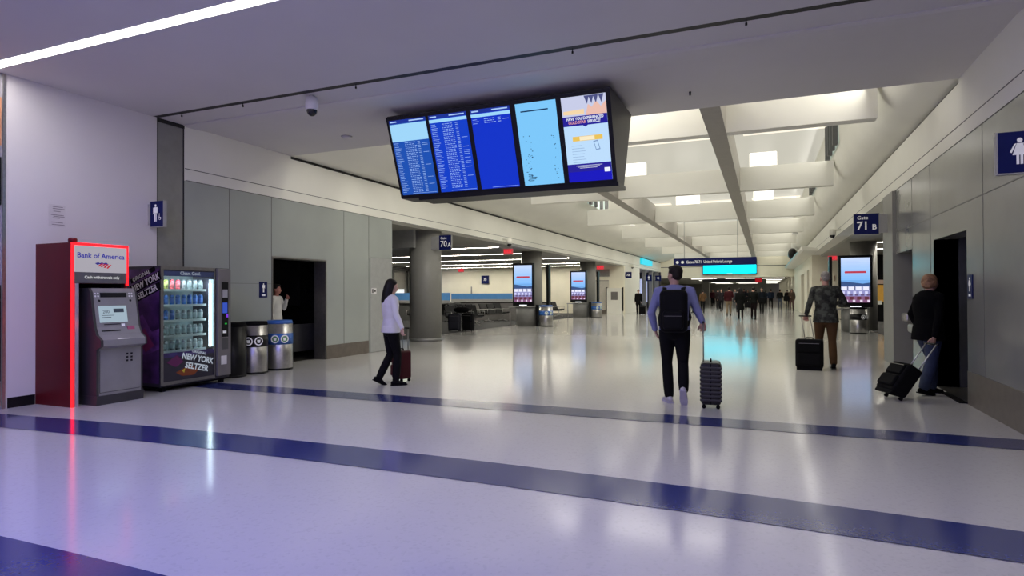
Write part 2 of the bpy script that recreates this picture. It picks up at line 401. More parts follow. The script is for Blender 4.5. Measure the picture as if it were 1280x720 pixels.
# glow boxes added for bright patches in the wells, then clerestory louvres
M_glowbox = emat('glow_box_white', (255, 250, 238), 1.6)
for (x, y, w_, lab) in ((-4.3, 18.05, 1.1, 'glow box added for a bright patch above the second cross beam, left of the long beam'), (-0.35, 18.05, 0.7, 'glow box added for a bright patch above the second cross beam, right of the long beam'),
                        (-3.2, 24.65, 0.9, 'glow box added for a bright patch above the third cross beam, left of the long beam'), (-0.35, 24.65, 0.7, 'glow box added for a bright patch above the third cross beam, right of the long beam')):
    b = MB(); b.bbox(x, x+w_, y-0.06, y+0.1, 4.861, 5.28, 0.03, 3); o = b.build('beam_glow_box', M_glowbox)
    o['label'] = lab; o['category'] = 'glow box'; o['group'] = 'glow boxes on the cross beams'
def louvre(x, y0, y1, z0, z1, sgn, label, n=4):
    t = thing('clerestory_window', label, 'window', (x, y0, z0))
    b = MB(); b.box(-0.002*sgn, -0.01*sgn, 0, y1-y0, 0, z1-z0); b.build('pane', mat('clerestory_pane', (0.5, 0.6, 0.56), 0.2, es=0.25), t)
    for k in range(n):
        yy = (y1-y0)*(k+0.2)/n
        b = MB(); b.box(-0.01*sgn, -0.12*sgn, yy, yy+0.12*(y1-y0)/2, 0, z1-z0); b.build('mullion', M_joint, t)
louvre(1.68, 16.4, 18.9, 5.0, 5.9, 1, 'clerestory window with dark mullions in the nearest right coffer')
louvre(1.68, 23.3, 25.2, 5.0, 5.9, 1, 'clerestory window with dark mullions in the second right coffer')
louvre(-6.5, 23.5, 27.0, 5.0, 5.9, -1, 'clerestory window with dark mullions in the left coffer beside the flight screens')

# ---------------- left lounge
LCz = 3.3
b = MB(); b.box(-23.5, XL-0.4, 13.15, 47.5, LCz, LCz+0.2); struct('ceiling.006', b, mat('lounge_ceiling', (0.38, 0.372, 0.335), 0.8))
b = MB(); b.m(M_cream2).box(-23.5, XL-0.0, 41, 41.3, 0, LCz); b.m(M_base).box(-10.6, XL-0.7, 40.985, 41.0, 0, 0.25)
struct('wall_lounge_back', b)
b = MB(); b.m(M_cream).box(XL-0.8, XL, 41.3, 46.6, 0, LCz); struct('wall_pier_left', b)
b = MB(); b.box(-23, -10.3, 13.15, 40.99, 0.001, 0.006); struct('floor_carpet_left', b, M_carpet)
b = MB(); b.box(-23.4, -23.2, 13.15, 41, 0, 1.0); b.box(-23.4, -23.2, 13.15, 41, 2.9, LCz)
for y in (33.5, 36.5, 38.4, 41): b.box(-23.4, -23.1, y-0.15, y, 1.0, 2.9)
b.box(-23.4, -23.2, 13.15, 33.4, 1.0, 2.9)
struct('wall_lounge_left', b, mat('lounge_wall_grey', (0.22, 0.22, 0.2), 0.6))
b = MB(); b.box(-23.38, -23.33, 33.5, 41, 1.0, 1.95); struct('window_1', b, emat('daylight_low', (235, 240, 240), 1.1))
b = MB(); b.box(-23.30, -23.27, 33.5, 38.3, 1.75, 2.9); tag(b.build('roller_blind', mat('blind_grey', (0.2, 0.19, 0.17), 0.8)), 'half drawn grey roller blind on the window behind the lounge column', 'blind')
for k, (y0, y1) in enumerate([(34.4, 36.3)]):
    b = MB(); b.box(-23.1, -23.0, y0, y0+0.25, 1.0, 3.1); b.box(-23.1, -23.0, y1, y1+0.25, 1.0, 3.1); b.box(-23.1, -23.0, y0, y1+0.25, 3.0, 3.2)
    struct('trim_%d' % (20+k), b, M_dark)
# linear lights in the lounge
M_lin = emat('lounge_linear', (255, 248, 232), LOUNGE)
nl = 0
for (y, x0, x1) in [(22.4, -12.5, -9.95), (26.4, -19.0, -10.2), (30.9, -21.5, -12.0), (30.9, -11.4, -9.6), (35.3, -22.5, -14.0), (36.3, -13.3, -10.2), (39.4, -22.5, -15.5), (39.6, -14.5, -11.5)]:
    nl += 1
    t = thing('linear_light', 'recessed linear light in the left lounge ceiling, row %d from the front%s' % (nl, ', right piece' if x0 > -14 and nl > 1 else ''), 'ceiling light', ((x0+x1)/2, y, LCz), 0, 'linear lights over the left lounge')
    h = (x1-x0)/2
    b = MB(); b.box(-h, h, -0.07, 0.07, -0.012, 0.01); b.build('diffuser', M_lin, t)
    b = MB(); b.box(-h, h, -0.09, -0.07, -0.016, 0.01); b.box(-h, h, 0.07, 0.09, -0.016, 0.01); b.build('frame', M_greyl, t)
# bulkhead by first column
b = MB(); b.box(-11.6, -9.5, 15.3, 15.9, 2.78, LCz); struct('trim_22', b, M_greyl)
# columns
def column(x, y, r, h, name='column', lab=''):
    b = MB(); b.m(M_col).lathe([(r, 0.0), (r, h)], (x, y), 40); b.m(M_jamb).lathe([(r+0.008, 0.0), (r+0.008, 0.1)], (x, y), 40)
    b.m(M_joint)
    o = struct(name, b, None, lab)
    return o
column(-9.45, 15.9, 0.48, LCz, 'column', 'big round grey column beside the gate 70A sign')
column(-9.75, 25.75, 0.48, LCz, 'column', 'round column behind the nearer left lounge screen')
column(-9.85, 35.6, 0.48, LCz, 'column', 'round column behind the farther left lounge screen')

# ---------------- right wall
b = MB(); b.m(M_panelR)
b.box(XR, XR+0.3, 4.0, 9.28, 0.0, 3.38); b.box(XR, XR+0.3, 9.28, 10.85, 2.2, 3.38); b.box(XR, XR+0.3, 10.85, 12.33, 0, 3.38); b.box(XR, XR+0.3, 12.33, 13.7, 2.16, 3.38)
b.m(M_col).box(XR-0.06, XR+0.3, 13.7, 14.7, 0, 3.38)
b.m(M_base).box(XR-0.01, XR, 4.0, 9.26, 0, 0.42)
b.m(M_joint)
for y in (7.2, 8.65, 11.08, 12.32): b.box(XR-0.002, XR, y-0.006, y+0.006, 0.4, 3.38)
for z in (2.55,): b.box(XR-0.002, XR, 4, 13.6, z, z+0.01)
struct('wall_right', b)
b = MB(); b.box(XR, XR+0.4, 4.0, 7.12, 3.38, HC); struct('wall_right_upper', b, M_cream)
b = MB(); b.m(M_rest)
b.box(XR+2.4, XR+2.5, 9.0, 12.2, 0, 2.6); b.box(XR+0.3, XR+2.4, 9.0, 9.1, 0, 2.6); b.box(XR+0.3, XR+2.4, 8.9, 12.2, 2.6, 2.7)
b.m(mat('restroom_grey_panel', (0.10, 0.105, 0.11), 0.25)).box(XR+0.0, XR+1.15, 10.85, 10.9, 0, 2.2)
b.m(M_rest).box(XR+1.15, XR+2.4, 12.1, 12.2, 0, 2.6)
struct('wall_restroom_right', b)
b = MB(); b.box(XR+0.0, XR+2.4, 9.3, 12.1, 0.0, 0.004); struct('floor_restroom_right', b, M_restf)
b = MB(); b.box(XR-0.09, XR+0.0, 9.3, 10.2, 0.001, 0.012); tag(b.build('threshold_mat', M_blackm), 'narrow black floor strip at the right restroom doorway', 'mat')
# fountain alcove
b = MB(); b.m(mat('alcove_grey', (0.12, 0.12, 0.125), 0.3)); b.box(XR+0.9, XR+1.0, 12.2, 13.9, 0, 2.3); b.box(XR+0.3, XR+0.9, 12.2, 12.33, 0, 2.3); b.box(XR+0.3, XR+0.9, 13.7, 13.8, 0, 2.3); b.box(XR+0.3, XR+0.9, 12.2, 13.8, 2.3, 2.4)
struct('wall_alcove', b)
def fountain(y, z, x0, label):
    t = thing('drinking_fountain', label, 'drinking fountain', (x0, y, 0), 0, 'drinking fountains in the alcove')
    b = MB(); b.bbox(-0.26, 0.24, -0.2, 0.2, z-0.16, z, 0.04, 3); b.build('basin', M_steel, t)
    b = MB(); b.bbox(0.02, 0.22, -0.14, 0.14, z-0.45, z-0.16, 0.02); b.build('apron', M_steeld, t)
    b = MB(); b.tube([(-0.02, 0.12, z-0.01), (-0.02, 0.12, z+0.05), (-0.05, 0.08, z+0.06)], 0.014); b.build('spout', M_steel, t)
fountain(13.35, 1.02, XR+0.30, 'upper steel drinking fountain in the alcove near the gate 71B pier')
fountain(12.80, 0.84, XR+0.30, 'lower steel drinking fountain in the alcove next to the lady in black')
b = MB(); b.bbox(XR+0.1, XR+0.5, 12.36, 12.56, 0.0, 0.5, 0.02); tag(b.build('waste_bin', M_black), 'low black bin on the floor under the drinking fountains', 'bin')

# ---------------- right lounge
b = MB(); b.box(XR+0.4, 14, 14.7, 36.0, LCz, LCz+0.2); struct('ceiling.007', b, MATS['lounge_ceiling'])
b = MB(); b.box(XR+0.0, 14, 36, 36.3, 0, LCz+0.1); struct('wall_shop_front', b, M_cream2)
b = MB(); b.box(13.8, 14, 14.7, 36, 0, LCz); b.box(XR+0.31, 13.8, 14.4, 14.7, 0, LCz); struct('wall_lounge_right', b, M_jamb)
b = MB(); b.box(3.6, 13.8, 14.7, 36, 0.001, 0.006); struct('floor_carpet_right', b, M_carpet)
for k, (y, x0, x1) in enumerate([(26.3, 3.3, 9), (30.4, 3.9, 10)]):
    t = thing('linear_light', 'recessed linear light in the right lounge ceiling, %s of two' % ('nearer' if k == 0 else 'farther'), 'ceiling light', ((x0+x1)/2, y, LCz), 0, 'linear lights over the right lounge')
    h = (x1-x0)/2
    b = MB(); b.box(-h, h, -0.07, 0.07, -0.012, 0.01); b.build('diffuser', M_lin, t)
    b = MB(); b.box(-h, h, -0.09, -0.07, -0.016, 0.01); b.box(-h, h, 0.07, 0.09, -0.016, 0.01); b.build('frame', M_greyl, t)
b = MB(); b.lathe([(0.45, 0), (0.45, LCz)], (3.45, 26.1), 32); struct('column', b, M_col, 'round column behind the right lounge screen')
# shop behind gate 71B: dark front with yellow shelf
t = thing('snack_counter', 'dark snack counter with an amber display behind the right screen', 'counter', (6.1, 33.8, 0))
b = MB(); b.box(-1.6, 1.6, -0.2, 0.8, 0, 3.2); b.build('counter_body', M_blackm, t)
b = MB(); b.box(-1.4, 1.4, -0.24, -0.2, 0.95, 1.75); b.build('amber_panel', mat('amber_panel', (0.45, 0.24, 0.03), 0.5, es=0.25), t)
b = MB(); b.box(-1.4, 1.4, -0.36, -0.2, 1.8, 1.995)
b.build('menu_strip', mat('menu_strip', (0.4, 0.28, 0.22), 0.5, es=0.15), t)
for k in range(6):
    b = MB(); b.lathe([(0.04, 1.98), (0.045, 2.1), (0.015, 2.2), (0.015, 2.28)], (-1.1+k*0.42, -0.1), 10); 
    bo = b.build('bottle', M_whitep); bo.location = (6.1, 33.63, 0.02)
    tag(bo, 'pale bottle on top of the amber snack display, number %d from the left' % (k+1), 'bottle', 'bottles on the snack display')
b = MB(); b.box(-1.2, -0.9, -0.3, -0.24, 0.82, 1.0); b.build('price_card', M_whitep, t)
# beyond the shop front : right corridor wall
b = MB(); b.m(M_cream2)
b.box(XR, XR+0.3, 36.3, 38.2, 0, 3.38); b.box(XR, XR+0.3, 40.2, 43.0, 0, 3.38); b.box(XR, XR+0.3, 46.5, 112, 0, 3.38); b.box(XR, XR+0.3, 38.2, 40.2, 2.7, 3.38); b.box(XR, XR+0.3, 43, 46.5, 2.6, 3.38)
b.m(M_blackm).box(XR+0.6, XR+0.7, 38, 46.8, 0, 3.38)
struct('wall_right_far', b)
# protruding ledge
b = MB(); b.m(M_cream).prism([(1.68, 3.62), (1.68, 3.5), (1.76, 3.42), (XR, 3.38), (XR, 3.5), (1.8, 3.62)], 32, 74, 'y'); b.m(mat('ledge_glow', (0.4, 0.6, 0.65), 0.4)).box(1.66, 1.675, 36, 73, 3.52, 3.6)
struct('trim_23', b)
b = MB(); b.ell((1.75, 44, 3.95), (0.28, 0.5, 0.38)); b.tube([(1.9, 44, 3.55), (1.8, 44, 3.9)], 0.05); tag(b.build('ledge_speaker', M_black), 'round black speaker standing on the right ledge far down the corridor', 'speaker')
# wall panel lettering strokes on shop front
b = MB(); b.m(mat('faint_brown', (0.35, 0.2, 0.12), 0.6))
for k in range(7): b.box(2.75+k*0.17, 2.79+k*0.17, 35.985, 35.998, 2.0, 2.0+0.35*(0.6+0.4*((k*7) % 3)/2))
tag(b.build('wall_graphic', None), 'row of thin brown strokes on the cream wall above the old man', 'wall graphic')

# ---------------- far header and hall beyond
b = MB(); b.m(M_cream2).box(XL-0.4, XR+0.5, YE, YE+0.4, 2.76, 6.2); b.m(M_joint).box(XL, XR, YE-0.005, YE, 3.72, 3.78)
struct('wall_far_header', b)
b = MB(); b.box(-16, 8, YE+0.4, 114, 2.95, 3.1); struct('ceiling.008', b, M_cream)
b = MB(); b.box(-16, 8, 113, 113.3, 0, 3.0); struct('wall_far_end', b, mat('far_end_grey', (0.30, 0.29, 0.27), 0.6))
b = MB(); b.box(-16.2, -16, YE, 113, 0, 3); struct('wall_far_left', b, M_cream2)
M_far = emat('far_light', (255, 250, 235), FARL)
k = 0
for y in (62, 70, 79, 88, 98, 107):
    for x0, x1 in ((-7.5, -4.8), (-3.9, -0.9), (-0.2, 2.0)):
        k += 1
        b = MB(); b.box(x0, x1, y, y+0.5, 2.925, 2.955)
        tag(b.build('far_ceiling_light', M_far), 'long white light panel on the low ceiling past the cyan screen, row %d column %d' % ((k-1)//3+1, (k-1) % 3+1), 'ceiling light', 'light panels in the far hall')
for (x, y, lab) in ((-6.6, 77, 'left of the crowd'), (-0.2, 77.0, 'right of the crowd')):
    b = MB(); b.box(x-0.45, x+0.45, y, y+0.9, 0, 2.95); struct('column', b, M_col, 'square grey column in the far hall, '+lab)
# left storefront with blue strips (Y 46.6 .. 57)
b = MB(); b.box(XL-2.6, XL-2.5, 46.6, YE, 0, 3.3); b.box(XL-2.5, XL, 56.7, YE, 0, 3.3); b.box(XL-2.5, XL-0.8, 46.6, 46.7, 0, 3.3); struct('wall_storefront', b, mat('store_dark', (0.05, 0.05, 0.07), 0.4))
b = MB(); b.box(XL-2.5, XL-0.4, 46.6, YE, 3.3, 3.4); struct('ceiling.009', b, M_ceil)
M_bs = emat('blue_strip', (90, 110, 225), 1.0); M_ws = emat('pale_strip', (190, 200, 240), 0.9)
for k in range(6):
    b = MB(); b.box(XL-0.9, XL-0.8, 47.5+k*1.3, 47.9+k*1.3, 0.6, 2.6)
    tag(b.build('light_strip', M_bs if k % 2 == 0 else M_ws), 'vertical %s light strip of the left storefront, number %d' % ('blue' if k % 2 == 0 else 'pale', k+1), 'light', 'light strips of the left storefront')
for k, y in enumerate((49.3, 52.5, 55.5)):
    b = MB(); b.box(XL-0.35, XL-0.05, y, y+0.5, 0, 3.3); struct('trim_%d' % (24+k), b, M_jamb)
b = MB(); b.box(XL+0.02, XL+0.1, 46.8, 51.8, 3.65, 4.1)
tag(b.build('led_panel', emat('cyan_led', (0, 214, 236), 1.0)), 'small cyan LED panel high on the left fascia above the far gate signs', 'screen')

# ================================================================== SIGNS
def icon_man(f, b, x, y, s):
    f.disc(b, x, y+0.42*s, 0.075*s); f.rect(b, x-0.14*s, y+0.02*s, x+0.14*s, y+0.33*s, 0.0015); f.rect(b, x-0.085*s, y-0.45*s, x-0.01*s, y+0.1*s, 0.0015); f.rect(b, x+0.01*s, y-0.45*s, x+0.085*s, y+0.1*s, 0.0015)
    f.rect(b, x-0.19*s, y-0.05*s, x-0.15*s, y+0.31*s); f.rect(b, x+0.15*s, y-0.05*s, x+0.19*s, y+0.31*s)
def icon_woman(f, b, x, y, s):
    f.disc(b, x, y+0.40*s, 0.085*s)
    f.poly(b, [(x-0.09*s, y+0.29*s), (x+0.09*s, y+0.29*s), (x+0.22*s, y-0.14*s), (x-0.22*s, y-0.14*s)], 0.0015)
    for g in (-1, 1):
        f.poly(b, [(x+g*0.1*s, y+0.29*s), (x+g*0.17*s, y+0.26*s), (x+g*0.3*s, y-0.03*s), (x+g*0.24*s, y-0.06*s)][::g], 0.0012)
        f.rect(b, x+g*0.06*s-0.045*s, y-0.48*s, x+g*0.06*s+0.04*s, y-0.1*s, 0.0012)
def icon_chair(f, b, x, y, s):
    n = 16
    for i in range(n):
        a0, a1 = 2*pi*i/n, 2*pi*(i+1)/n
        if 0.3 < a0 < 1.8: continue
        f.poly(b, [(x+0.16*s*cos(a0), y-0.1*s+0.16*s*sin(a0)), (x+0.2*s*cos(a0), y-0.1*s+0.2*s*sin(a0)), (x+0.2*s*cos(a1), y-0.1*s+0.2*s*sin(a1)), (x+0.16*s*cos(a1), y-0.1*s+0.16*s*sin(a1))], 0.0015)
    f.disc(b, x-0.06*s, y+0.34*s, 0.06*s); f.rect(b, x-0.09*s, y-0.06*s, x-0.02*s, y+0.26*s, 0.002); f.rect(b, x-0.06*s, y-0.06*s, x+0.14*s, y, 0.002); f.rect(b, x+0.1*s, y-0.28*s, x+0.16*s, y-0.02*s, 0.002)

def flag_sign(x0, x1, y, z0, z1, label, draw, cat='sign', bracket=None, name='hanging_sign', group=None):
    t = thing(name, label, cat, (x0, y, z0), 0, group)
    W, H = x1-x0, z1-z0
    b = MB(); b.bbox(0, W, 0, 0.05, 0, H, 0.004, 1); b.build('sign_panel', M_navy, t)
    b = MB(); b.box(W, W+0.012, -0.002, 0.052, 0, H); b.box(-0.012, 0, -0.002, 0.052, 0, H); b.box(-0.012, W+0.012, -0.002, 0.052, -0.012, 0); b.build('frame', M_greyl, t)
    f = Fr((0, -0.001, 0), (1, 0, 0), (0, 0, 1)); b = MB(); draw(f, b, W, H); b.build('lettering', M_white, t)
    if bracket:
        b = MB(); b.box(bracket[0]-x0, bracket[1]-x0, 0.0, 0.05, bracket[2]-z0, bracket[3]-z0); b.build('bracket', M_greyl, t)
    return t
def d_men(f, b, W, H): icon_man(f, b, W*0.42, H*0.52, H*0.72); icon_chair(f, b, W*0.74, H*0.36, H*0.36)
flag_sign(-8.745, -8.46, 6.48, 2.47, 2.86, 'blue restroom sign with a man and wheelchair, projecting above the red cash machine', d_men, bracket=(-8.8, -8.745, 2.5, 2.82))
def d_wom(f, b, W, H): icon_woman(f, b, W*0.36, H*0.52, H*0.66); icon_chair(f, b, W*0.78, H*0.36, H*0.36)
flag_sign(1.90, 2.33, 6.53, 2.45, 2.81, 'blue restroom sign with a woman at the right edge of the picture', d_wom, bracket=(2.33, 2.37, 2.5, 2.76))
def gate(txt, sub):
    def d(f, b, W, H):
        f.text(b, 'Gate', W*0.12, H*0.8, H*0.24, 0.002, 0.01, 'LEFT'); f.text(b, txt, W*0.1, H*0.4, H*0.55, 0.002, 0.02, 'LEFT', 0, 0.95)
        f.text(b, sub, W*0.72, H*0.33, H*0.36, 0.002, 0.02, 'LEFT')
    return d
flag_sign(-8.81, -8.41, 15.6, 2.70, 3.13, 'dark blue gate 70A sign beside the big round column', gate('70', 'A'), bracket=(-9.12, -8.81, 2.72, 3.1))
flag_sign(1.72, 2.16, 14.2, 2.60, 3.02, 'dark blue gate 71B sign by the pier on the right wall', gate('71', 'B'), bracket=(2.16, 2.31, 2.62, 3.0))
# small plaques
t = thing('wall_plaque', 'small blue restroom plaque on the left wall beside the dark doorway', 'sign', (XL, 8.72, 1.36))
b = MB(); b.box(0.0, 0.012, 0, 0.19, 0, 0.30); b.build('plate', M_navy, t)
b = MB(); f = Fr((0.013, 0, 0), (0, 1, 0), (0, 0, 1)); icon_man(f, b, 0.095, 0.18, 0.18); f.rect(b, 0.05, 0.03, 0.14, 0.06); b.build('lettering', M_white, t)
t = thing('wall_plaque', 'small blue restroom plaque on the right wall beside the black doorway', 'sign', (XR, 9.22, 1.33))
b = MB(); b.box(-0.012, -0.002, -0.19, 0, 0, 0.30); b.build('plate', M_navy, t)
b = MB(); f = Fr((-0.014, 0, 0), (0, -1, 0), (0, 0, 1)); icon_woman(f, b, 0.095, 0.18, 0.18); f.rect(b, 0.05, 0.03, 0.14, 0.06); b.build('lettering', M_white, t)
# notice on hall wall
t = thing('paper_notice', 'faint clear notice with grey lines on the wall above the cash machine', 'notice', (XL, 5.07, 2.34))
b = MB(); b.box(0.0, 0.002, 0, 0.21, 0, 0.30); b.build('sheet', mat('notice_film', (0.62, 0.59, 0.61), 0.5), t)
b = MB(); f = Fr((0.003, 0, 0), (0, 1, 0), (0, 0, 1))
for z, x0, x1 in ((0.27, 0.05, 0.18), (0.245, 0.05, 0.2), (0.21, 0.06, 0.15), (0.16, 0.03, 0.19), (0.14, 0.06, 0.2), (0.12, 0.05, 0.14), (0.06, 0.03, 0.18), (0.03, 0.04, 0.2)): f.rect(b, x0, z-0.005, x1, z+0.005)
b.build('printed_lines', mat('notice_ink', (0.25, 0.23, 0.25), 0.5), t)

# long hanging wayfinding sign
t = thing('wayfinding_sign', 'long dark blue wayfinding sign hanging on two rods above the walking man', 'sign', (-4.03, 30, 2.70))
W, H = 3.72, 0.36
b = MB(); b.bbox(0, W, 0, 0.12, 0, H, 0.006, 1); b.build('sign_panel', M_navy, t)
b = MB(); f = Fr((0, -0.001, 0), (1, 0, 0), (0, 0, 1))
f.disc(b, 0.18, H/2, 0.07); f.disc(b, 0.42, H/2, 0.07); f.text(b, 'Gates 70-71  United Polaris Lounge', 0.60, H/2, 0.19, 0.002, 0.01, 'LEFT', 0, 0.75); b.build('lettering', M_white, t)
for x in (0.5, 2.9):
    b = MB(); b.tube([(x, 0.06, H), (x, 0.06, 6.0-2.70)], 0.012); b.build('rod', M_greyl, t)
# big cyan LED screen on the far header
t = thing('cyan_led_screen', 'wide bright cyan LED screen on the far header above the crowd', 'screen', (-5.02, YE-0.35, 3.10))
b = MB(); b.bbox(-0.06, 4.46, 0.02, 0.3, -0.08, 1.26, 0.01, 1); b.build('housing', M_blackm, t)
b = MB(); b.box(0, 4.40, 0.0, 0.02, 0, 1.22); b.build('display', emat('cyan_led_bright', (0, 214, 240), 3.0), t)
b = MB(); b.box(2.0, 2.45, 0.0, 0.018, -0.07, -0.005); b.build('badge', emat('badge_white', (230, 240, 250), 1.0), t)
b = MB(); b.box(0.4, 4.0, 0.3, 0.352, 0.2, 1.0); b.build('wall_mount', M_blackm, t)
# far gantry sign below header
t = thing('gantry_sign', 'black overhead strip sign with a red end under the far header', 'sign', (-5.7, 64, 2.45))
b = MB(); b.box(0, 4.9, 0, 0.1, 0, 0.35); b.build('sign_panel', M_black, t)
b = MB(); b.box(4.9, 5.5, 0, 0.1, -0.05, 0.35); b.build('red_panel', emat('red_sign', (170, 20, 30), 0.8), t)
b = MB(); b.tube([(1, 0.05, 0.35), (1, 0.05, 0.5)], 0.02); b.tube([(4, 0.05, 0.35), (4, 0.05, 0.5)], 0.02); b.build('rod', M_black, t)

def exit_sign(x, y, z, label, s=0.34):
    t = thing('exit_sign', label, 'exit sign', (x, y, z))
    b = MB(); b.box(-s/2, s/2, 0, 0.05, 0, s*0.55); b.build('sign_body', emat('exit_body', (200, 70, 75), 0.9), t)
    f = Fr((0, -0.002, s*0.275), (1, 0, 0), (0, 0, 1)); b = MB(); f.text(b, 'EXIT', 0, 0, s*0.42, 0.001, 0.03); b.build('lettering', emat('exit_red', (235, 30, 50), 1.2), t)
    b = MB(); b.tube([(0, 0.02, s*0.55), (0, 0.02, 3.3-z)], 0.012); b.build('stem', M_greyl, t)
exit_sign(-10.0, 23.6, 3.07, 'red exit sign hanging in the left lounge near the round column', 0.42)
exit_sign(-10.3, 40.4, 3.02, 'red exit sign hanging near the farther left screen', 0.5)
exit_sign(3.2, 34.4, 3.02, 'red exit sign hanging above the old man on the right', 0.42)
exit_sign(-15.3, 29.5, 2.60, 'small red exit sign seen just right of the big column', 0.32)
def small_sign(x, y, z, w_, h_, txt, label, stem=None):
    t = thing('gate_sign', label, 'sign', (x, y, z), 0, None)
    b = MB(); b.box(-w_/2, w_/2, 0, 0.06, 0, h_); b.build('sign_panel', M_navy, t)
    f = Fr((0, -0.002, h_/2), (1, 0, 0), (0, 0, 1)); b = MB()
    if txt: f.text(b, txt, 0, 0, h_*0.5, 0.001, 0.02, 'CENTER', 0, 0.8)
    else: icon_man(f, b, 0, 0, h_*0.7)
    b.build('lettering', M_white, t)
    if stem:
        b = MB(); b.box(stem[0]-x, stem[1]-x, 0.0, 0.05, h_*0.2, h_*0.8); b.build('bracket', M_greyl, t)
small_sign(-8.55, 41.25, 2.43, 0.42, 0.42, '70B', 'small dark blue gate sign on the cream pier left of the dark figure', (-8.8, -8.75))
small_sign(-8.45, 48.6, 2.35, 0.46, 0.5, None, 'first of two dark blue pictogram signs over the blue lit storefront', (-8.85, -8.66))
small_sign(-8.45, 53.2, 2.45, 0.5, 0.46, '72', 'second dark blue sign over the blue lit storefront, nearest the walking man', (-8.85, -8.68))
small_sign(-19.2, 40.9, 2.15, 0.6, 0.6, '70', 'square dark sign on the cream back wall of the left lounge')

# ================================================================== FLIGHT DISPLAY
t = thing('flight_display', 'overhead bank of five tilted portrait screens hanging from the ceiling', 'flight display', (-5.24, 8.13, 2.95))
b = MB(); prof = [(0.03, -0.03), (-0.405, 1.105), (-0.38, 1.16), (0.97, 1.16), (0.42, -0.03)]
b.prism(prof, -0.03, 3.41, 'x'); b.build('housing', mat('display_housing', (0.035, 0.035, 0.037), 0.5), t)
b = MB(); b.prism([(0.0, -0.075), (-0.02, -0.02), (0.44, -0.02), (0.44, -0.075)], 0.3, 3.43, 'x'); b.build('lower_trim', M_black, t)
b = MB(); b.box(0.6, 2.8, 0.1, 0.8, 1.16, 1.262); b.build('ceiling_mount', M_black, t)
up_ = Vector((0, -0.41, 1.10)); L = up_.length
f = Fr((0, 0, 0), (1, 0, 0), up_)
b = MB(); f.rect(b, -0.03, -0.03, 3.41, L+0.03, 0.0, 0.02); b.build('bezel', M_black, t)
cols = [(25, 80, 178), (12, 62, 200), (10, 50, 200), (125, 200, 250), (190, 222, 252)]
xs = [(0.015, 0.645), (0.70, 1.315), (1.385, 1.99), (2.075, 2.665), (2.74, 3.35)]
M_row = emat('screen_rows', (170, 200, 245), 1.0); M_pale = emat('screen_pale', (160, 215, 250), 1.0); M_hdr = emat('screen_header', (25, 50, 150), 1.0)
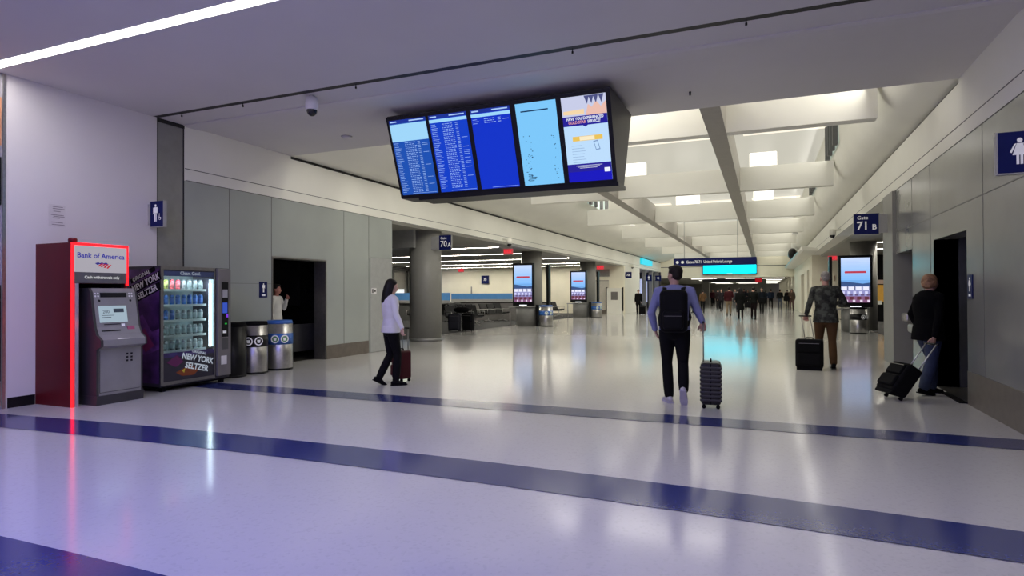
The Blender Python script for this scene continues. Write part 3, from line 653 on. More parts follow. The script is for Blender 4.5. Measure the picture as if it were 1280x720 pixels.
for k, (x0, x1) in enumerate(xs):
    w_ = x1-x0
    lab = ['blue flight list screen with a pale upper block', 'blue flight list screen full of white rows', 'nearly empty plain blue screen', 'pale blue screen with a short title and sparse marks', 'white and blue service advert screen'][k]
    b = MB(); f.rect(b, x0, 0.02, x1, L-0.02, 0.004, 0.003); sc = b.build('screen', emat('screen_%d' % k, cols[k], 1.0), t, lab)
    b = MB(); g = Fr(f.p(x0, 0.02, 0.0), f.r, f.u); Hh = L-0.04
    if k < 3:
        b.m(M_hdr); g.rect(b, 0, Hh*0.955, w_, Hh, 0.006)
        b.m(M_row); g.rect(b, 0.02, Hh*0.97, 0.13, Hh*0.985, 0.008); g.rect(b, w_*0.55, Hh*0.97, w_*0.95, Hh*0.985, 0.008)
        b.m(M_pale)
        g.rect(b, 0.0, Hh*(0.72 if k == 0 else 0.905), w_, Hh*0.945, 0.006)
        b.m(M_row)
        n = {0: (0.70, 29), 1: (0.88, 37), 2: (0.88, 3)}[k]
        for i in range(n[1]):
            yy = Hh*n[0]-i*Hh*0.0235
            if yy < 0.04*Hh: break
            g.rect(b, 0.02, yy-0.005, 0.02+random.uniform(0.06, 0.12), yy, 0.007)
            xx = w_*0.33
            while xx < w_*0.60:
                q = random.uniform(0.012, 0.04); g.rect(b, xx, yy-0.006, xx+q, yy+0.001, 0.007); xx += q+0.012
            g.rect(b, w_*0.68, yy-0.006, w_*0.68+0.045, yy, 0.007)
            if random.random() < 0.2: g.rect(b, w_*0.8, yy-0.005, w_*0.95, yy, 0.007)
        g.rect(b, w_*0.3, 0.018, w_*0.98, 0.022, 0.007)
    elif k == 3:
        b.m(emat('screen_ink', (10, 60, 110), 0.6)); g.rect(b, w_*0.12, Hh*0.895, w_*0.8, Hh*0.91, 0.006)
        for i in range(46):
            yy = Hh*random.uniform(0.05, 0.62); xx = random.choice([0.1, 0.17, 0.2, 0.27, 0.82, 0.86])*w_+random.uniform(-0.01, 0.01)
            q = random.uniform(0.006, 0.02); g.rect(b, xx, yy, xx+q, yy+random.uniform(0.006, 0.012), 0.006)
        for i in range(5): g.rect(b, w_*0.12, Hh*(0.135-0.02*i), w_*random.uniform(0.22, 0.34), Hh*(0.143-0.02*i), 0.006)
    else:
        b.m(emat('ad_top', (200, 205, 232), 1.0)); g.rect(b, 0, Hh*0.76, w_, Hh, 0.005)
        b.m(emat('ad_glow', (245, 215, 170), 1.0)); g.poly(b, [(w_*0.03, Hh*0.80), (w_*0.5, Hh*0.79), (w_*0.5, Hh*0.85), (w_*0.03, Hh*0.84)], 0.006)
        b.m(emat('ad_peach', (235, 190, 175), 1.0)); g.poly(b, [(w_*0.52, Hh*0.76), (w_, Hh*0.76), (w_, Hh*0.92), (w_*0.88, Hh*0.86), (w_*0.78, Hh*0.93), (w_*0.68, Hh*0.86), (w_*0.6, Hh*0.9)], 0.006)
        b.m(emat('ad_shadow', (75, 80, 130), 1.0))
        for xx in (0.58, 0.68, 0.78, 0.9): g.poly(b, [(w_*(xx-0.06), Hh*0.995), (w_*(xx+0.06), Hh*0.995), (w_*xx, Hh*0.90)], 0.007)
        b.m(emat('ad_navy', (35, 30, 150), 1.0)); g.rect(b, 0, Hh*0.665, w_, Hh*0.775, 0.007); g.rect(b, 0, 0, w_, Hh*0.215, 0.007); g.poly(b, [(w_*0.44, Hh*0.665), (w_*0.5, Hh*0.645), (w_*0.56, Hh*0.665)], 0.007)
        b.m(emat('ad_deep', (20, 20, 190), 1.0)); g.rect(b, 0, 0, w_, Hh*0.12, 0.008)
        b.m(emat('ad_white', (240, 245, 255), 1.0)); g.text(b, 'HAVE YOU EXPERIENCED', w_*0.5, Hh*0.745, 0.052, 0.009, 0.02, 'CENTER', 0, 0.86)
        g.text(b, 'SERVICE?', w_*0.70, Hh*0.702, 0.052, 0.009, 0.02, 'CENTER', 0, 0.86); g.rect(b, w_*0.84, Hh*0.10, w_*0.97, Hh*0.15, 0.009)
        for i in range(3): g.rect(b, w_*(0.2+0.04*i), Hh*(0.19-0.014*i), w_*(0.8-0.06*i), Hh*(0.194-0.014*i), 0.009)
        b.m(emat('ad_rose', (240, 165, 160), 1.0)); g.text(b, 'GOLD STAR', w_*0.32, Hh*0.702, 0.052, 0.009, 0.02, 'CENTER', 0, 0.86)
        b.m(emat('ad_gold', (235, 195, 90), 1.0)); g.rect(b, w_*0.18, Hh*0.485, w_*0.86, Hh*0.54, 0.007)
        b.m(emat('ad_goldlight', (250, 235, 200), 1.0)); g.rect(b, w_*0.34, Hh*0.49, w_*0.68, Hh*0.535, 0.008)
        b.m(emat('ad_line', (120, 150, 195), 1.0))
        for i in range(7): g.rect(b, w_*0.14, Hh*(0.43-0.033*i), w_*random.uniform(0.38, 0.48), Hh*(0.434-0.033*i), 0.007)
        g.poly(b, [(w_*0.64, Hh*0.47), (w_*0.74, Hh*0.48), (w_*0.79, Hh*0.37), (w_*0.69, Hh*0.36)], 0.007)
        b.m(emat('ad_white2', (190, 222, 252), 1.0)); g.poly(b, [(w_*0.66, Hh*0.46), (w_*0.73, Hh*0.467), (w_*0.77, Hh*0.38), (w_*0.70, Hh*0.373)], 0.008)
    b.build('picture', None, sc)

# ================================================================== CEILING DEVICES
t = thing('dome_camera', 'white dome security camera with black eye hanging from the hall ceiling', 'camera', (-5.85, 6.76, HC))
b = MB(); b.lathe([(0.075, -0.15), (0.08, -0.05), (0.07, -0.02), (0.03, -0.01), (0.03, 0.0)][::-1] and [(0.03, 0.0), (0.035, -0.015), (0.078, -0.03), (0.088, -0.10), (0.086, -0.20), (0.075, -0.205)][::-1], (0, 0), 28); b.build('camera_body', M_whitep, t)
b = MB(); b.ell((0, 0, -0.205), (0.074, 0.074, 0.085), 24, 14); b.build('dome', mat('dome_black', (0.01, 0.01, 0.012), 0.06), t)
t = thing('smoke_detector', 'flat round smoke detector on the soffit below the dome camera', 'detector', (-6.8, 8.75, HC))
b = MB(); b.lathe([(0.03, -0.045), (0.07, -0.04), (0.085, -0.02), (0.085, 0.0)], (0, 0), 24); b.build('cover', M_ceil, t)
b = MB(); b.lathe([(0.1, -0.006), (0.1, 0.0)], (0, 0), 24); b.build('base_ring', M_greyl, t)
b = MB(); b.lathe([(0.012, HC-0.05), (0.016, HC)], (-0.93, 8.7), 10); tag(b.build('sprinkler_head', M_black), 'tiny dark sprinkler head on the soffit right of the flight screens', 'sprinkler')
def dome2(x, y, z, label, sg):
    t = thing('dome_camera', label, 'camera', (x, y, z))
    b = MB(); b.lathe([(0.10, -0.08), (0.11, 0.0), (0.10, 0.10), (0.05, 0.13)], (0, 0), 20); b.build('camera_body', M_cream, t)
    b = MB(); b.ell((0, 0, -0.09), (0.085, 0.085, 0.09), 18, 10); b.build('dome', MATS['dome_black'], t)
    b = MB(); b.tube([(0, 0, 0.08), (-0.26*sg, 0, 0.10)], 0.03); b.build('arm', M_cream, t)
dome2(XL+0.25, 20.3, 3.30, 'dome camera bracketed to the left fascia right of the gate 70A sign', 1)
dome2(XR-0.25, 22.8, 3.40, 'dome camera bracketed to the right fascia left of the gate 71B sign', -1)
dome2(XL+0.25, 42.6, 3.30, 'dome camera bracketed to the left fascia above the cream pier', 1)
def wall_speaker(x, y, z, sg, label):
    t = thing('wall_speaker', label, 'speaker', (x, y, z))
    b = MB(); b.bbox(0.1*sg, 0.36*sg, -0.16, 0.16, 0, 0.66, 0.05, 3); b.build('speaker_body', M_whitep, t)
    b = MB(); b.tube([(0, 0, 0.33), (0.12*sg, 0, 0.33)], 0.03); b.build('bracket', M_greyl, t)
    b = MB(); b.box(0.13*sg, 0.33*sg, -0.165, -0.16, 0.05, 0.6); b.build('grille', M_greyl, t)
wall_speaker(-6.55, 31.5, 4.3, 1, 'white wall speaker high on the left coffer side')
wall_speaker(1.70, 33.9, 4.35, -1, 'white wall speaker high on the right coffer side')

# ================================================================== CASH MACHINE
M_red = mat('bank_red', (0.10, 0.002, 0.006), 0.4, spec=0.25, var=0.12, scale=3)
M_redled = emat('red_led', (255, 22, 30), 3.0)
t = thing('cash_machine', 'red glowing Bank of America cash machine against the left hall wall', 'cash machine', (XL, 4.92, 0))
b = MB(); b.m(M_red); b.box(0.0, 0.72, 0, 0.73, 1.57, 2.09); b.box(0.0, 0.72, 0, 0.04, 0.0, 1.57); b.box(0.0, 0.2, 0.04, 0.73, 0.0, 1.57); b.box(0.2, 0.72, 0.70, 0.73, 0, 1.57); b.build('surround', None, t)
b = MB(); b.box(0.72, 0.745, -0.001, 0.022, 0, 2.09); b.box(0.72, 0.745, 0.022, 0.708, 2.055, 2.09); b.box(0.72, 0.745, 0.708, 0.731, 1.55, 2.09); b.build('light_edge', M_redled, t, 'glowing red edge')
b = MB(); b.box(0.72, 0.738, 0.022, 0.708, 1.715, 2.055); hd = b.build('header_sign', emat('bank_header', (176, 172, 182), 0.9), t)
b = MB(); f = Fr((0.739, 0.022, 1.715), (0, 1, 0), (0, 0, 1)); b.m(emat('bank_blue', (30, 30, 165), 0.8)); f.text(b, 'Bank of America', 0.345, 0.215, 0.092, 0.002, 0.018)
b.m(emat('bank_blue', (30, 30, 165), 0.8))
for k in range(3):
    x = 0.26+k*0.05; b.m(emat('logo_blue', (50, 40, 140), 0.8)); f.poly(b, [(x, 0.12), (x+0.045, 0.135), (x+0.075, 0.115), (x+0.03, 0.10)], 0.002)
b.m(emat('logo_red', (200, 30, 50), 0.8))
for k in range(4):
    f.poly(b, [(0.29+k*0.04, 0.085-0.008*k), (0.35+k*0.035, 0.12-0.004*k), (0.372+k*0.035, 0.118-0.004*k), (0.31+k*0.04, 0.078-0.008*k)], 0.003)
b.build('lettering', None, hd)
b = MB(); b.box(0.72, 0.735, 0.022, 0.708, 1.575, 1.715); st = b.build('notice_strip', mat('strip_grey', (0.12, 0.12, 0.12), 0.3), t)
b = MB(); f = Fr((0.736, 0.022, 1.575), (0, 1, 0), (0, 0, 1)); f.text(b, 'Cash withdrawals only', 0.36, 0.075, 0.05, 0.001, 0.02); b.build('lettering', emat('strip_text', (225, 225, 225), 0.9), st)
b = MB(); b.box(0.2, 0.735, 0.04, 0.085, 0, 1.57); b.build('side_trim', mat('pilaster_lilac', (0.36, 0.34, 0.38), 0.4), t)
b = MB(); b.box(0.2, 0.25, 0.085, 0.70, 0, 1.57); b.box(0.25, 0.70, 0.66, 0.70, 0, 1.57); b.build('inner_recess', M_blackm, t)
M_atm = mat('machine_grey', (0.24, 0.235, 0.235), 0.4, var=0.05)
M_atmd = mat('machine_dark', (0.035, 0.033, 0.036), 0.45)
pr = [(0.26, 0.12), (0.90, 0.12), (0.90, 0.72), (0.99, 0.76), (0.985, 0.84), (0.90, 0.90), (0.855, 1.0), (0.775, 1.46), (0.74, 1.51), (0.26, 1.51)]
b = MB(); b.prism(pr, 0.23, 0.80, 'y'); body = b.build('machine_body', M_atm, t)
b = MB(); pr2 = [(x-0.01 if x > 0.5 else x, z) for x, z in pr]
b.prism([(p[0]+0.005, p[1]) for p in pr], 0.195, 0.23, 'y'); b.prism(pr, 0.80, 0.825, 'y'); b.build('side_shell', M_atmd, t)
b = MB(); b.prism([(0.26, 0.0), (0.91, 0.0), (0.925, 0.12), (0.26, 0.12)], 0.19, 0.83, 'y'); b.build('plinth', M_atmd, t)
uf = Vector((0.775-0.855, 0, 0.46)); f = Fr((0.855, 0.23, 1.0), (0, 1, 0), uf)
b = MB(); f.rect(b, 0.05, 0.06, 0.42, 0.28, 0.006, 0.006); s_ = b.build('screen', emat('atm_screen', (165, 185, 200), 0.9), t)
b = MB(); f.rect(b, 0.24, 0.19, 0.38, 0.24, 0.0075); b.m(emat('atm_ink', (60, 70, 90), 0.6)); f.text(b, '200', 0.14, 0.20, 0.06, 0.008, 0.0); f.rect(b, 0.08, 0.12, 0.2, 0.13, 0.0075); f.rect(b, 0.08, 0.15, 0.24, 0.156, 0.0075); b.build('screen_marks', None, s_)
b = MB(); f.rect(b, 0.09, 0.395, 0.44, 0.455, 0.006, 0.006); b.build('camera_window', M_black, t)
b = MB()
for x in (0.045, 0.50):
    for dx in (-0.018, 0.018):
        for dy in (0.41, 0.445): f.disc(b, x+dx, dy, 0.012, 0.003)
b.build('speaker_lights', M_whitep, t)
b = MB()
for x in (0.07, 0.49): f.disc(b, x, 0.35, 0.016, 0.003)
f.rect(b, 0.1, 0.028, 0.32, 0.038, 0.004); b.build('slot', M_black, t)
b = MB(); f.rect(b, 0.05, -0.06, 0.30, -0.045, 0.02, 0.02); b.build('receipt_slot', M_black, t)
b = MB(); f.rect(b, 0.40, -0.09, 0.50, -0.0, 0.012, 0.012); b.build('card_reader', mat('card_magenta', (0.35, 0.08, 0.16), 0.4), t)
b = MB(); f.rect(b, 0.33, 0.0, 0.37, 0.035, 0.01, 0.01); b.build('card_light', M_white, t)
b = MB(); b.box(0.93, 0.995, 0.42, 0.58, 0.842, 0.848); b.build('receipt_paper', M_white, t)
b = MB(); f2 = Fr((0.901, 0.23, 0.12), (0, 1, 0), (0, 0, 1))
for i in range(3):
    for j in range(2): f2.rect(b, 0.36+j*0.06, 0.50-i*0.045, 0.39+j*0.06, 0.525-i*0.045, 0.002)
b.build('vent_slots', M_black, t)
b = MB(); b.box(0.901, 0.903, 0.24, 0.79, 0.155, 0.16); b.box(0.901, 0.903, 0.24, 0.245, 0.16, 0.7); b.build('door_seam', M_black, t)
b = MB(); b.lathe([(0.05, 2.09), (0.05, 2.13), (0.042, 2.15)], (0.66, 0.055), 20); b.build('beacon', M_red, t)
area('cash_machine_glow', (XL+0.80, 4.93, 1.05), 0.03, 2.0, 0.5, (1, 0.05, 0.06), (0, radians(90), 0)).parent = None

# ================================================================== VENDING MACHINE
t = thing('vending_machine', 'lit glass-front drinks vending machine between the cash machine and the bins', 'vending machine', (XL, 6.13, 0))
VM = (XL, 6.13)
DD, WW, HH = 0.75, 1.22, 1.84
b = MB(); b.m(mat('vending_shell', (0.03, 0.028, 0.04), 0.35)); b.box(0.02, 0.25, 0, WW, 0.08, HH); b.box(0.25, DD-0.01, 0, 0.05, 0.08, HH); b.box(0.25, DD-0.01, 0.94, WW, 0.08, HH); b.box(0.25, DD-0.01, 0.05, 0.94, HH-0.07, HH); b.box(0.25, DD-0.01, 0.05, 0.94, 0.08, 0.5)
b.m(M_blackm)
for x in (0.08, DD-0.12):
    for y in (0.06, WW-0.12): b.box(x, x+0.06, y, y+0.06, 0.0, 0.08)
b.m(M_blackm).box(0.05, DD-0.05, 0.02, WW-0.02, 0.05, 0.08)
b.build('cabinet', None, t)
# side artwork facing the camera
b = MB(); f = Fr((0.02, -0.002, 0.08), (1, 0, 0), (0, 0, 1))
b.m(mat('art_purple', (0.06, 0.02, 0.10), 0.35, var=0.6, scale=5)); f.rect(b, 0.03, 0.05, 0.70, 1.72, 0.001)
b.m(mat('art_violet', (0.13, 0.04, 0.20), 0.35, var=0.7, scale=6)); f.poly(b, [(0.03, 0.9), (0.35, 1.05), (0.55, 0.8), (0.70, 0.85), (0.70, 0.55), (0.4, 0.45), (0.03, 0.6)], 0.002)
b.m(mat('art_pink', (0.22, 0.03, 0.12), 0.35)); f.poly(b, [(0.2, 0.7), (0.4, 0.85), (0.6, 0.6), (0.42, 0.5)], 0.003)
sd = b.build('side_artwork', None, t)
M_art = mat('art_white', (0.45, 0.43, 0.46), 0.5, es=0.05)
b = MB(); b.m(M_blackm)
for k, (cx_, cy_, ww, hh) in enumerate([(0.36, 1.63, 0.55, 0.07), (0.42, 1.515, 0.66, 0.13), (0.46, 1.38, 0.56, 0.12)]):
    a = radians(20)
    f.poly(b, [(cx_+sx*ww/2*cos(a)-sy*hh/2*sin(a), cy_-0.0+sx*ww/2*sin(a)+sy*hh/2*cos(a)) for sx, sy in ((-1, -1), (1, -1), (1, 1), (-1, 1))], 0.004)
b.m(M_art); f.text(b, 'ORIGINAL', 0.33, 1.62, 0.085, 0.006, 0.02, 'CENTER', radians(20), 1.0); f.text(b, 'NEW YORK', 0.42, 1.515, 0.135, 0.006, 0.025, 'CENTER', radians(20), 0.85); f.text(b, 'SELTZER', 0.46, 1.38, 0.125, 0.006, 0.025, 'CENTER', radians(20), 0.9)
b.build('lettering', None, sd)
# front frame
b = MB(); b.m(M_steeld)
b.box(DD-0.02, DD, 0, 0.045, 0.10, HH); b.box(DD-0.02, DD, 0.045, 0.94, 0.10, 0.145); b.box(DD-0.02, DD, 0.045, 0.94, HH-0.05, HH); b.box(DD-0.02, DD, 0.925, 0.945, 0.145, HH-0.05)
b.build('door_frame', None, t)
b = MB(); b.bbox(DD-0.02, DD+0.03, 0.965, WW, 0.12, HH-0.01, 0.008); cp = b.build('control_panel', mat('panel_grey', (0.17, 0.16, 0.155), 0.4), t)
f = Fr((DD+0.031, 0.965, 0.12), (0, 1, 0), (0, 0, 1))
b = MB(); f.rect(b, 0.07, 0.62, 0.20, 1.50, 0.002); b.build('payment_strip', M_black, cp)
b = MB(); f.rect(b, 0.085, 1.25, 0.185, 1.38, 0.004); b.build('card_notice', mat('card_notice', (0.4, 0.4, 0.42), 0.4), cp)
b = MB(); f.rect(b, 0.085, 1.0, 0.18, 1.17, 0.004); b.build('card_screen', emat('card_screen', (60, 90, 200), 0.8), cp)
b = MB(); f.rect(b, 0.16, 0.93, 0.195, 0.985, 0.004); b.build('purple_light', emat('purple_led', (130, 60, 220), 1.0), cp)
b = MB(); f.rect(b, 0.13, 0.82, 0.17, 0.84, 0.004); b.build('green_light', emat('green_led', (30, 180, 60), 1.0), cp)
b = MB(); f.rect(b, 0.09, 0.68, 0.16, 0.72, 0.004); b.build('coin_slot', M_white, cp)
b = MB(); f.rect(b, 0.08, 0.42, 0.2, 0.60, 0.002); b.build('coin_return', mat('coin_dark', (0.08, 0.08, 0.08), 0.4), cp)
b = MB(); f.rect(b, 0.06, 0.18, 0.17, 0.32, 0.002); b.build('paper_label', M_whitep, cp)
# lower artwork panel
b = MB(); f = Fr((DD-0.012, 0.05, 0.145), (0, 1, 0), (0, 0, 1))
b.m(mat('lower_navy', (0.03, 0.02, 0.09), 0.4, var=0.5, scale=9, es=0.15)); f.rect(b, 0, 0, 0.87, 0.42, 0.001, 0.004)
b.m(emat('lower_orange', (120, 62, 40), 0.4)); f.poly(b, [(0.2, 0.12), (0.45, 0.22), (0.6, 0.12), (0.5, 0.05), (0.3, 0.06)], 0.003)
b.m(emat('lower_pink', (95, 40, 90), 0.4)); f.poly(b, [(0.05, 0.28), (0.22, 0.38), (0.33, 0.27), (0.2, 0.2)], 0.003)
b.m(emat('lower_yellow', (170, 150, 60), 0.5)); f.poly(b, [(0.3, 0.14), (0.36, 0.17), (0.34, 0.10)], 0.004)
b.m(emat('art_lit', (175, 185, 200), 0.8))
a = radians(-14); f.text(b, 'ORIGINAL', 0.60, 0.385, 0.055, 0.006, 0.02, 'CENTER', a); f.text(b, 'NEW YORK', 0.58, 0.29, 0.125, 0.006, 0.03, 'CENTER', a, 0.86); f.text(b, 'SELTZER', 0.56, 0.165, 0.125, 0.006, 0.03, 'CENTER', a, 0.88)
b.build('lower_artwork', None, t)
b = MB(); f = Fr((DD-0.012, 0.05, HH-0.145), (0, 1, 0), (0, 0, 1)); b.m(mat('top_navy', (0.04, 0.06, 0.14), 0.4)); f.rect(b, 0, 0, 0.87, 0.09, 0.001, 0.004); b.m(emat('art_lit', (175, 185, 200), 0.8)); f.text(b, 'Clean. Cool.', 0.45, 0.045, 0.07, 0.003, 0.01); b.build('top_artwork', None, t)
b = MB(); b.box(DD-0.016, DD-0.013, 0.05, 0.925, 0.56, HH-0.145)
b.build('glass_pane', mat('pane_glass', (0.95, 0.97, 0.97), 0.02, trans=1.0, var=0), t)
M_vin = mat('vending_interior', (0.45, 0.55, 0.58), 0.5)
b = MB(); b.m(M_vin); b.box(0.25, 0.255, 0.05, 0.94, 0.5, HH-0.07); b.box(0.255, DD-0.03, 0.05, 0.055, 0.5, HH-0.07); b.build('interior_lining', None, t)
b = MB(); b.box(0.64, DD-0.04, 0.912, 0.937, 0.6, HH-0.18); b.build('light_tube', emat('cold_tube', (205, 240, 255), 1.3), t)
SH = [1.50, 1.27, 1.04, 0.81, 0.585]
for z in SH:
    b = MB(); b.m(mat('shelf_white', (0.6, 0.68, 0.68), 0.4)); b.box(0.26, 0.64, 0.06, 0.86, z-0.012, z); b.box(0.63, 0.645, 0.06, 0.86, z-0.028, z+0.006); b.build('shelf', None, t)
area('vending_light', (XL+0.68, 6.13+0.5, 1.66), 0.05, 0.8, 20.0, (0.75, 0.92, 1.0), (0, radians(25), 0))
area('vending_light', (XL+0.675, 6.13+0.905, 1.1), 0.05, 1.0, 22.0, (0.75, 0.92, 1.0), (radians(-90), 0, 0))
CM = {'clear': mat('can_silver', (0.52, 0.60, 0.62), 0.25, 0.3), 'blue': mat('can_blue', (0.03, 0.16, 0.55), 0.3, 0.2), 'lime': mat('can_lime', (0.40, 0.42, 0.12), 0.35), 'red': mat('can_red', (0.40, 0.05, 0.07), 0.35)}
def can_proto(kind):
    o = thing('drink_can', 'x', 'drink can')
    b = MB(); b.lathe([(0.024, 0.0), (0.031, 0.008), (0.031, 0.125), (0.022, 0.148)], (0, 0), 14); b.build('can_body', CM[kind], o)
    b = MB(); b.lathe([(0.023, 0.148), (0.023, 0.152)], (0, 0), 12); b.build('can_lid', M_steel, o)
    b = MB(); b.lathe([(0.0315, 0.03), (0.0315, 0.105)], (0, 0), 14); b.build('can_band', mat('band_'+kind, tuple(min(1, c*1.5+0.1) for c in CM[kind].node_tree.nodes['Color Ramp'].color_ramp.elements[0].color[:3]), 0.35), o)
    return o
protos = {}
ordn = ['leftmost', 'second', 'third', 'fourth', 'fifth', 'sixth', 'seventh', 'eighth']
shn = ['top', 'second', 'third', 'fourth', 'lowest']
rows = [['lime', 'lime', 'red', 'red', 'clear', 'clear', 'clear', 'clear'], ['blue']*8, ['blue']*3+['clear']*5, ['clear']*8, ['clear']*8]
cn = {'lime': 'yellow-green', 'red': 'red', 'clear': 'silvery', 'blue': 'blue'}
for r_, row in enumerate(rows):
    for c_, kind in enumerate(row):
        lab = '%s drink can, %s from the left on the %s shelf of the vending machine' % (cn[kind], ordn[c_], shn[r_])
        pos = (XL+0.58, 6.13+0.11+c_*0.1, SH[r_])
        if kind not in protos:
            protos[kind] = can_proto(kind); o = protos[kind]; o.location = pos; o['label'] = lab; o['group'] = 'drink cans in the vending machine'
        else: dup(protos[kind], pos, None, lab, 'drink cans in the vending machine')

# ================================================================== BINS
def bin_(x, y, r, h, style, label, rz=0):
    t = thing('litter_bin', label, 'bin', (x, y, 0), rz)
    body = {'steel': M_steel, 'black': M_black, 'blue': M_steel}[style]
    b = MB(); b.lathe([(r*0.96, 0.0), (r, 0.02), (r, h*0.93)], (0, 0), 36); b.build('bin_body', body, t)
    b = MB(); b.lathe([(r*0.99, h*0.93), (r*1.0, h*0.95), (r*0.93, h), (r*0.5, h)], (0, 0), 36); b.lathe([(r*0.52, h-0.002), (r*0.5, h+0.004)], (0, 0), 24)
    b.build('lid', {'steel': M_blackm, 'black': M_blackm, 'blue': M_bluelid}[style], t)
    if style != 'black':
        b = MB(); b.m(M_bluelid if style == 'blue' else M_black).lathe([(r+0.004, h*0.52), (r+0.004, h*0.74)], (0, 0), 36); bd = b.build('band', None, t)
        b = MB()
        for a in (-1.15, -0.45):
            cx_, cy_ = (r+0.006)*cos(a), (r+0.006)*sin(a)
            f = Fr((cx_, cy_, h*0.63), (-sin(a), cos(a), 0), (0, 0, 1))
            b.m(M_white); f.disc(b, 0, 0, 0.075, 0.004); b.m(M_black if style == 'steel' else mat('recycle_green', (0.1, 0.3, 0.12), 0.5)); f.disc(b, 0, 0, 0.055, 0.006)
            b.m(M_white); f.poly(b, [(-0.022, -0.03), (0.022, -0.03), (0.03, 0.025), (-0.03, 0.025)], 0.008)
        b.build('symbol', None, bd)
    b = MB(); b.lathe([(r+0.003, 0.0), (r+0.003, 0.035)], (0, 0), 36); b.build('foot_ring', M_black, t)
    return t
bin_(-8.53, 7.84, 0.235, 0.93, 'black', 'plain black bin half hidden behind the vending machine')
bin_(-8.53, 8.33, 0.235, 0.93, 'steel', 'steel bin with a black band and round symbols beside the vending machine')
bin_(-8.50, 8.93, 0.235, 0.93, 'blue', 'steel recycling bin with a blue lid and band beside the left restroom doorway')

# ================================================================== ADVERT KIOSKS
def kiosk(x, y, label, lx=-0.2, w_=0.98):
    t = thing('advert_kiosk', label, 'advert screen', (x, y, 0))
    b = MB(); b.bbox(-w_/2, w_/2, 0.0, 0.14, 0.88, 2.72, 0.02); b.build('screen_housing', M_black, t)
    f = Fr((-w_/2+0.08, -0.002, 1.05), (1, 0, 0), (0, 0, 1)); W = w_-0.16; H = 1.58
    b = MB(); K = 1.15
    def R(c, x0, y0, x1, y1, d=0.002): b.m(emat('ad_%d_%d_%d' % c, c, K)); f.rect(b, x0*W, y0*H, x1*W, y1*H, d)
    for i in range(10): R((190-i*7, 208-i*3, 248-i), 0, 0.95-i*0.05, 1, 1.0-i*0.05)
    R((110, 165, 225), 0, 0.38, 1, 0.50); 
    b.m(emat('ad_red', (190, 60, 80), 1.0)); f.poly(b, [(W*0.14, H*0.655), (W*0.86, H*0.655), (W*0.88, H*0.675), (W*0.86, H*0.70), (W*0.14, H*0.70), (W*0.12, H*0.675)], 0.004)
    b.m(emat('ad_hill', (60, 85, 135), 1.0)); f.poly(b, [(0, H*0.36), (W, H*0.36), (W, H*0.44), (W*0.75, H*0.42), (W*0.5, H*0.44), (W*0.2, H*0.465), (0, H*0.475)], 0.004)
    R((185, 190, 225), 0, 0.27, 1, 0.375, 0.003)
    for i in range(4): R((225, 225, 240), 0.02+i*0.25, 0.28, 0.20+i*0.25, 0.35, 0.005); R((90, 90, 120), 0.21+i*0.25, 0.28, 0.245+i*0.25, 0.37, 0.006)
    R((140, 140, 190), 0, 0.14, 1, 0.27, 0.003)
    for i in range(5): R((205, 205, 235), 0.02+i*0.2, 0.19, 0.12+i*0.2, 0.25, 0.005); R((95, 80, 120), 0.08+i*0.2, 0.15, 0.2+i*0.2, 0.185, 0.006)
    R((125, 85, 120), 0, 0.0, 1, 0.14, 0.003)
    for i in range(4): R((90, 45, 55), 0.03+i*0.26, 0.06, 0.17+i*0.26, 0.13, 0.005); R((215, 200, 220), 0.15+i*0.25, 0.01, 0.24+i*0.25, 0.06, 0.006)
    for i in range(5): R((165, 185, 228), 0.2, 0.80+i*0.03, 0.62+0.05*(i % 2), 0.803+i*0.03, 0.004)
    b.build('screen', None, t)
    b = MB(); b.box(-0.17, 0.17, -0.012, 0.0, 0.885, 0.925); b.build('status_light', emat('status_white', (240, 245, 250), 1.5), t)
    b = MB(); b.m(M_grey).lathe([(0.42, 0.0), (0.42, 0.82)], (0.02, 0.28), 32, True, (pi, 2*pi)); b.m(M_greyl).lathe([(0.46, 0.82), (0.46, 0.86)], (0.02, 0.28), 32, True, (pi, 2*pi)); b.m(M_grey).box(-0.40, 0.44, 0.28, 0.6, 0, 0.86)
    b.build('base', None, t)
    b = MB(); b.box(0.3, 0.45, 0.62, 0.7, 0.05, 2.7) if False else b.box(-0.05, 0.05, 0.141, 0.3, 0.86, 2.5); b.build('mast', M_black, t)
    b = MB(); b.m(M_greyl).box(lx-0.55, lx-0.02, 0.15, 0.5, 0.78, 0.83); b.m(M_steel).tube([(lx-0.5, 0.2, 0), (lx-0.5, 0.2, 0.78)], 0.025); b.build('side_shelf', None, t)
    return t
kiosk(-9.62, 24.35, 'portrait advert screen on a grey base, nearer of the two on the left')
kiosk(-9.95, 33.9, 'portrait advert screen on a grey base, farther of the two on the left')
kiosk(2.98, 24.4, 'portrait advert screen on a grey base on the right beside the old man', -0.05, 1.06)
for (x, y, lab) in ((-8.72, 24.75, 'steel bin with blue band beside the nearer left advert screen'), (-9.0, 34.4, 'steel bin with blue band beside the farther left advert screen')):
    bin_(x, y, 0.30, 0.9, 'blue', lab)
    b = MB(); b.bbox(x-0.435, x-0.32, y-0.1, y+0.3, 0, 0.92, 0.02); tag(b.build('waste_cabinet', M_black), 'narrow black waste cabinet between %s' % ('the nearer left advert screen and its steel bin' if y < 30 else 'the farther left advert screen and its steel bin'), 'bin')
bin_(2.98, 23.75, 0.27, 0.9, 'steel', 'round steel bin in front of the right advert screen')
